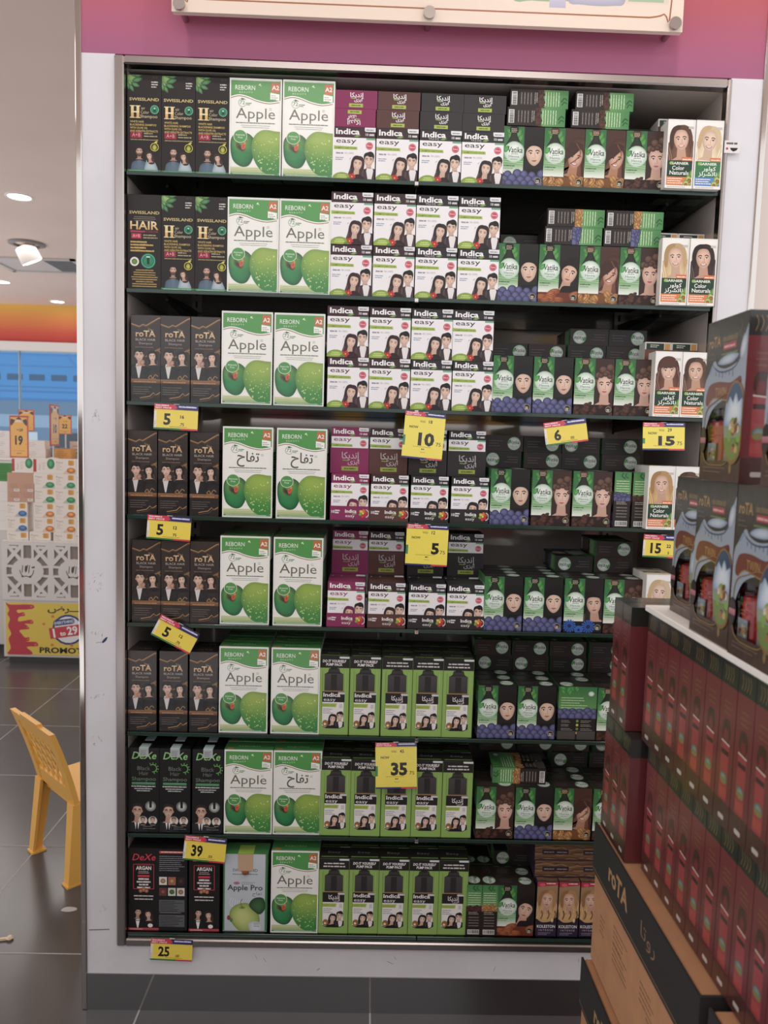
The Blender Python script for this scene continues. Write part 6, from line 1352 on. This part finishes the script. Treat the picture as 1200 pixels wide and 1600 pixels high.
for k in range(-5, 6):
    for sg_ in (-1, 1):
        pts = []
        for t in (.16, .84):
            pts.append((k*.036+sg_*(t-.5)*.13, t))
        (xa, ta), (xb, tb) = pts
        def cut(x, t, x2, t2):
            lim = .108
            if abs(x) <= lim: return x, t
            s = (math.copysign(lim, x)-x)/(x2-x) if x2 != x else 2
            return (x+(x2-x)*s, t+(t2-t)*s) if 0 <= s <= 1 else None
        p, q = cut(xa, ta, xb, tb), cut(xb, tb, xa, ta)
        if p and q: bkbar(p, q, .008, .004)
g.build('backrest', 'plastic', ch)

# ------------------------------------------------------------------ scraps on the floor and ceiling fittings
p = Vector((-.942, .24, 0)); g = MB(); c = '#d9c3a0'
g.sweep([(-.06, -.012, .001), (.0, .0, .001), (.0, .009, .001), (-.06, -.004, .001)], [(-.06, -.011, .006), (.0, .001, .006), (.0, .008, .006), (-.06, -.005, .006)], c); g.lathe([(.008, .001), (.010, .005), (.005, .010)], 10, (.006, .006, 0), col=c)
o = tag(g.build('plastic_scrap', 'plastic'), 'broken cream plastic scrap on the dark floor tiles at the picture edge', 'scrap'); o.location = p
g = MB(); P = smooth([(-.02, -.008), (.004, -.012), (.022, -.004), (.018, .008), (-.004, .012), (-.018, .006)], 3); g.sweep([(x, y, .0006) for x, y in P], [(x*.9, y*.9, .0016) for x, y in P], '#b9b4b2'); o = tag(g.build('paper_scrap', 'printed_matte'), 'tiny torn paper scrap on the floor in front of the yellow chair', 'scrap'); o.location = (-.83, .38, 0)
def downlight(px, py, lab, r=.075):
    d = RT*(px-600)/FPX - UP*(py-800)/FPX + FW; t = (CEIL-CAMZ)/d[2]; x, y = d[0]*t, CAMY+d[1]*t; light(x, y, lab, r)
def light(x, y, lab, r=.075):
    o = tag(empty('ceiling_downlight', (x, y, CEIL)), lab, 'ceiling light', 'recessed ceiling downlights')
    g = MB(); g.lathe([(r+.018, -.001), (r+.018, -.006), (r+.006, -.009), (r, -.004)], 28, col='#d8d0ca', caps=False); g.build('rim', 'plastic', o, True); g = MB(); g.lathe([(r, -.0035), (r*.5, -.0036)], 24, col='#fff'); g.build('lamp_disc', 'lamp_glow', o)
downlight(30, 307, 'round ceiling downlight nearest the picture edge, alone above the swivel spotlight'); downlight(3, 440, 'round ceiling downlight cut by the picture edge beyond the air vent'); downlight(90, 471, 'round ceiling downlight farthest off, just above the orange fascia')
for (x, y), q in zip(WASH, ('leftward', 'middle', 'rightward')): light(x, y, 'round ceiling downlight washing the shelf niche, %s of three overhead' % q, .07)
d = RT*(42-600)/FPX - UP*(380-800)/FPX + FW; t = (CEIL-CAMZ)/d[2]; sx_, sy_ = d[0]*t, CAMY+d[1]*t
o = tag(empty('ceiling_spotlight', (sx_, sy_, CEIL)), 'swivel ceiling spotlight turned downward beside the air vent', 'ceiling light'); g = MB(); g.lathe([(.15, -.001), (.15, -.012), (.11, -.02)], 28, col='#7d736e', caps=False); g.lathe([(.11, -.02), (.10, -.002)], 28, col='#4a4340', caps=False); g.build('rim', 'plastic', o, True)
hd = MB(); hd.lathe([(.065, .05), (.082, .04), (.090, -.09), (.084, -.095)], 28, (0, 0, 0), col='#c9bfb8', caps=False); hd.lathe([(.0, .051), (.065, .05)], 28, col='#c9bfb8', caps=False); h_ = hd.build('lamp_housing', 'plastic', o, True); h_.location = (0, 0, -.07); h_.rotation_euler = (math.radians(14), math.radians(-22), 0)
g = MB(); g.lathe([(.084, -.090), (.05, -.0901)], 24, col='#fff'); q = g.build('lamp_disc', 'lamp_glow', h_)
def corner(px, py):
    d = RT*(px-600)/FPX - UP*(py-800)/FPX + FW; t = (CEIL-CAMZ)/d[2]; return d[0]*t, CAMY+d[1]*t
(x0, ya), (x1_, yb) = corner(6, 403), corner(122, 424); 
o = tag(empty('air_vent', ((x0+x1_)/2, (ya+yb)/2, CEIL)), 'square slatted air vent in the ceiling', 'vent'); hx, hy = .42, abs(yb-ya)/2+.06; g = MB()
for a_, b_ in (((-hx, -hy), (hx, -hy+.04)), ((-hx, hy-.04), (hx, hy)), ((-hx, -hy), (-hx+.04, hy)), ((hx-.04, -hy), (hx, hy))): g.box((a_[0], a_[1], -.016), (b_[0], b_[1], -.0005), '#b9aea8')
g.build('frame', 'plastic', o); g = MB(); g.box((-hx+.04, -hy+.04, -.004), (hx-.04, hy-.04, -.0006), '#bfb3ac'); g.build('backing', 'plastic', o); g = MB()
for k in range(9): x = hx*.25+k*.03; g.sweep([(x, -hy+.06, -.0085), (x+.014, -hy+.06, -.0045), (x+.014, hy-.06, -.0045), (x, hy-.06, -.0085)], [(x, -hy+.06, -.0105), (x+.014, -hy+.06, -.0065), (x+.014, hy-.06, -.0065), (x, hy-.06, -.0105)], '#4a423e')
g.build('slat', 'plastic', o)
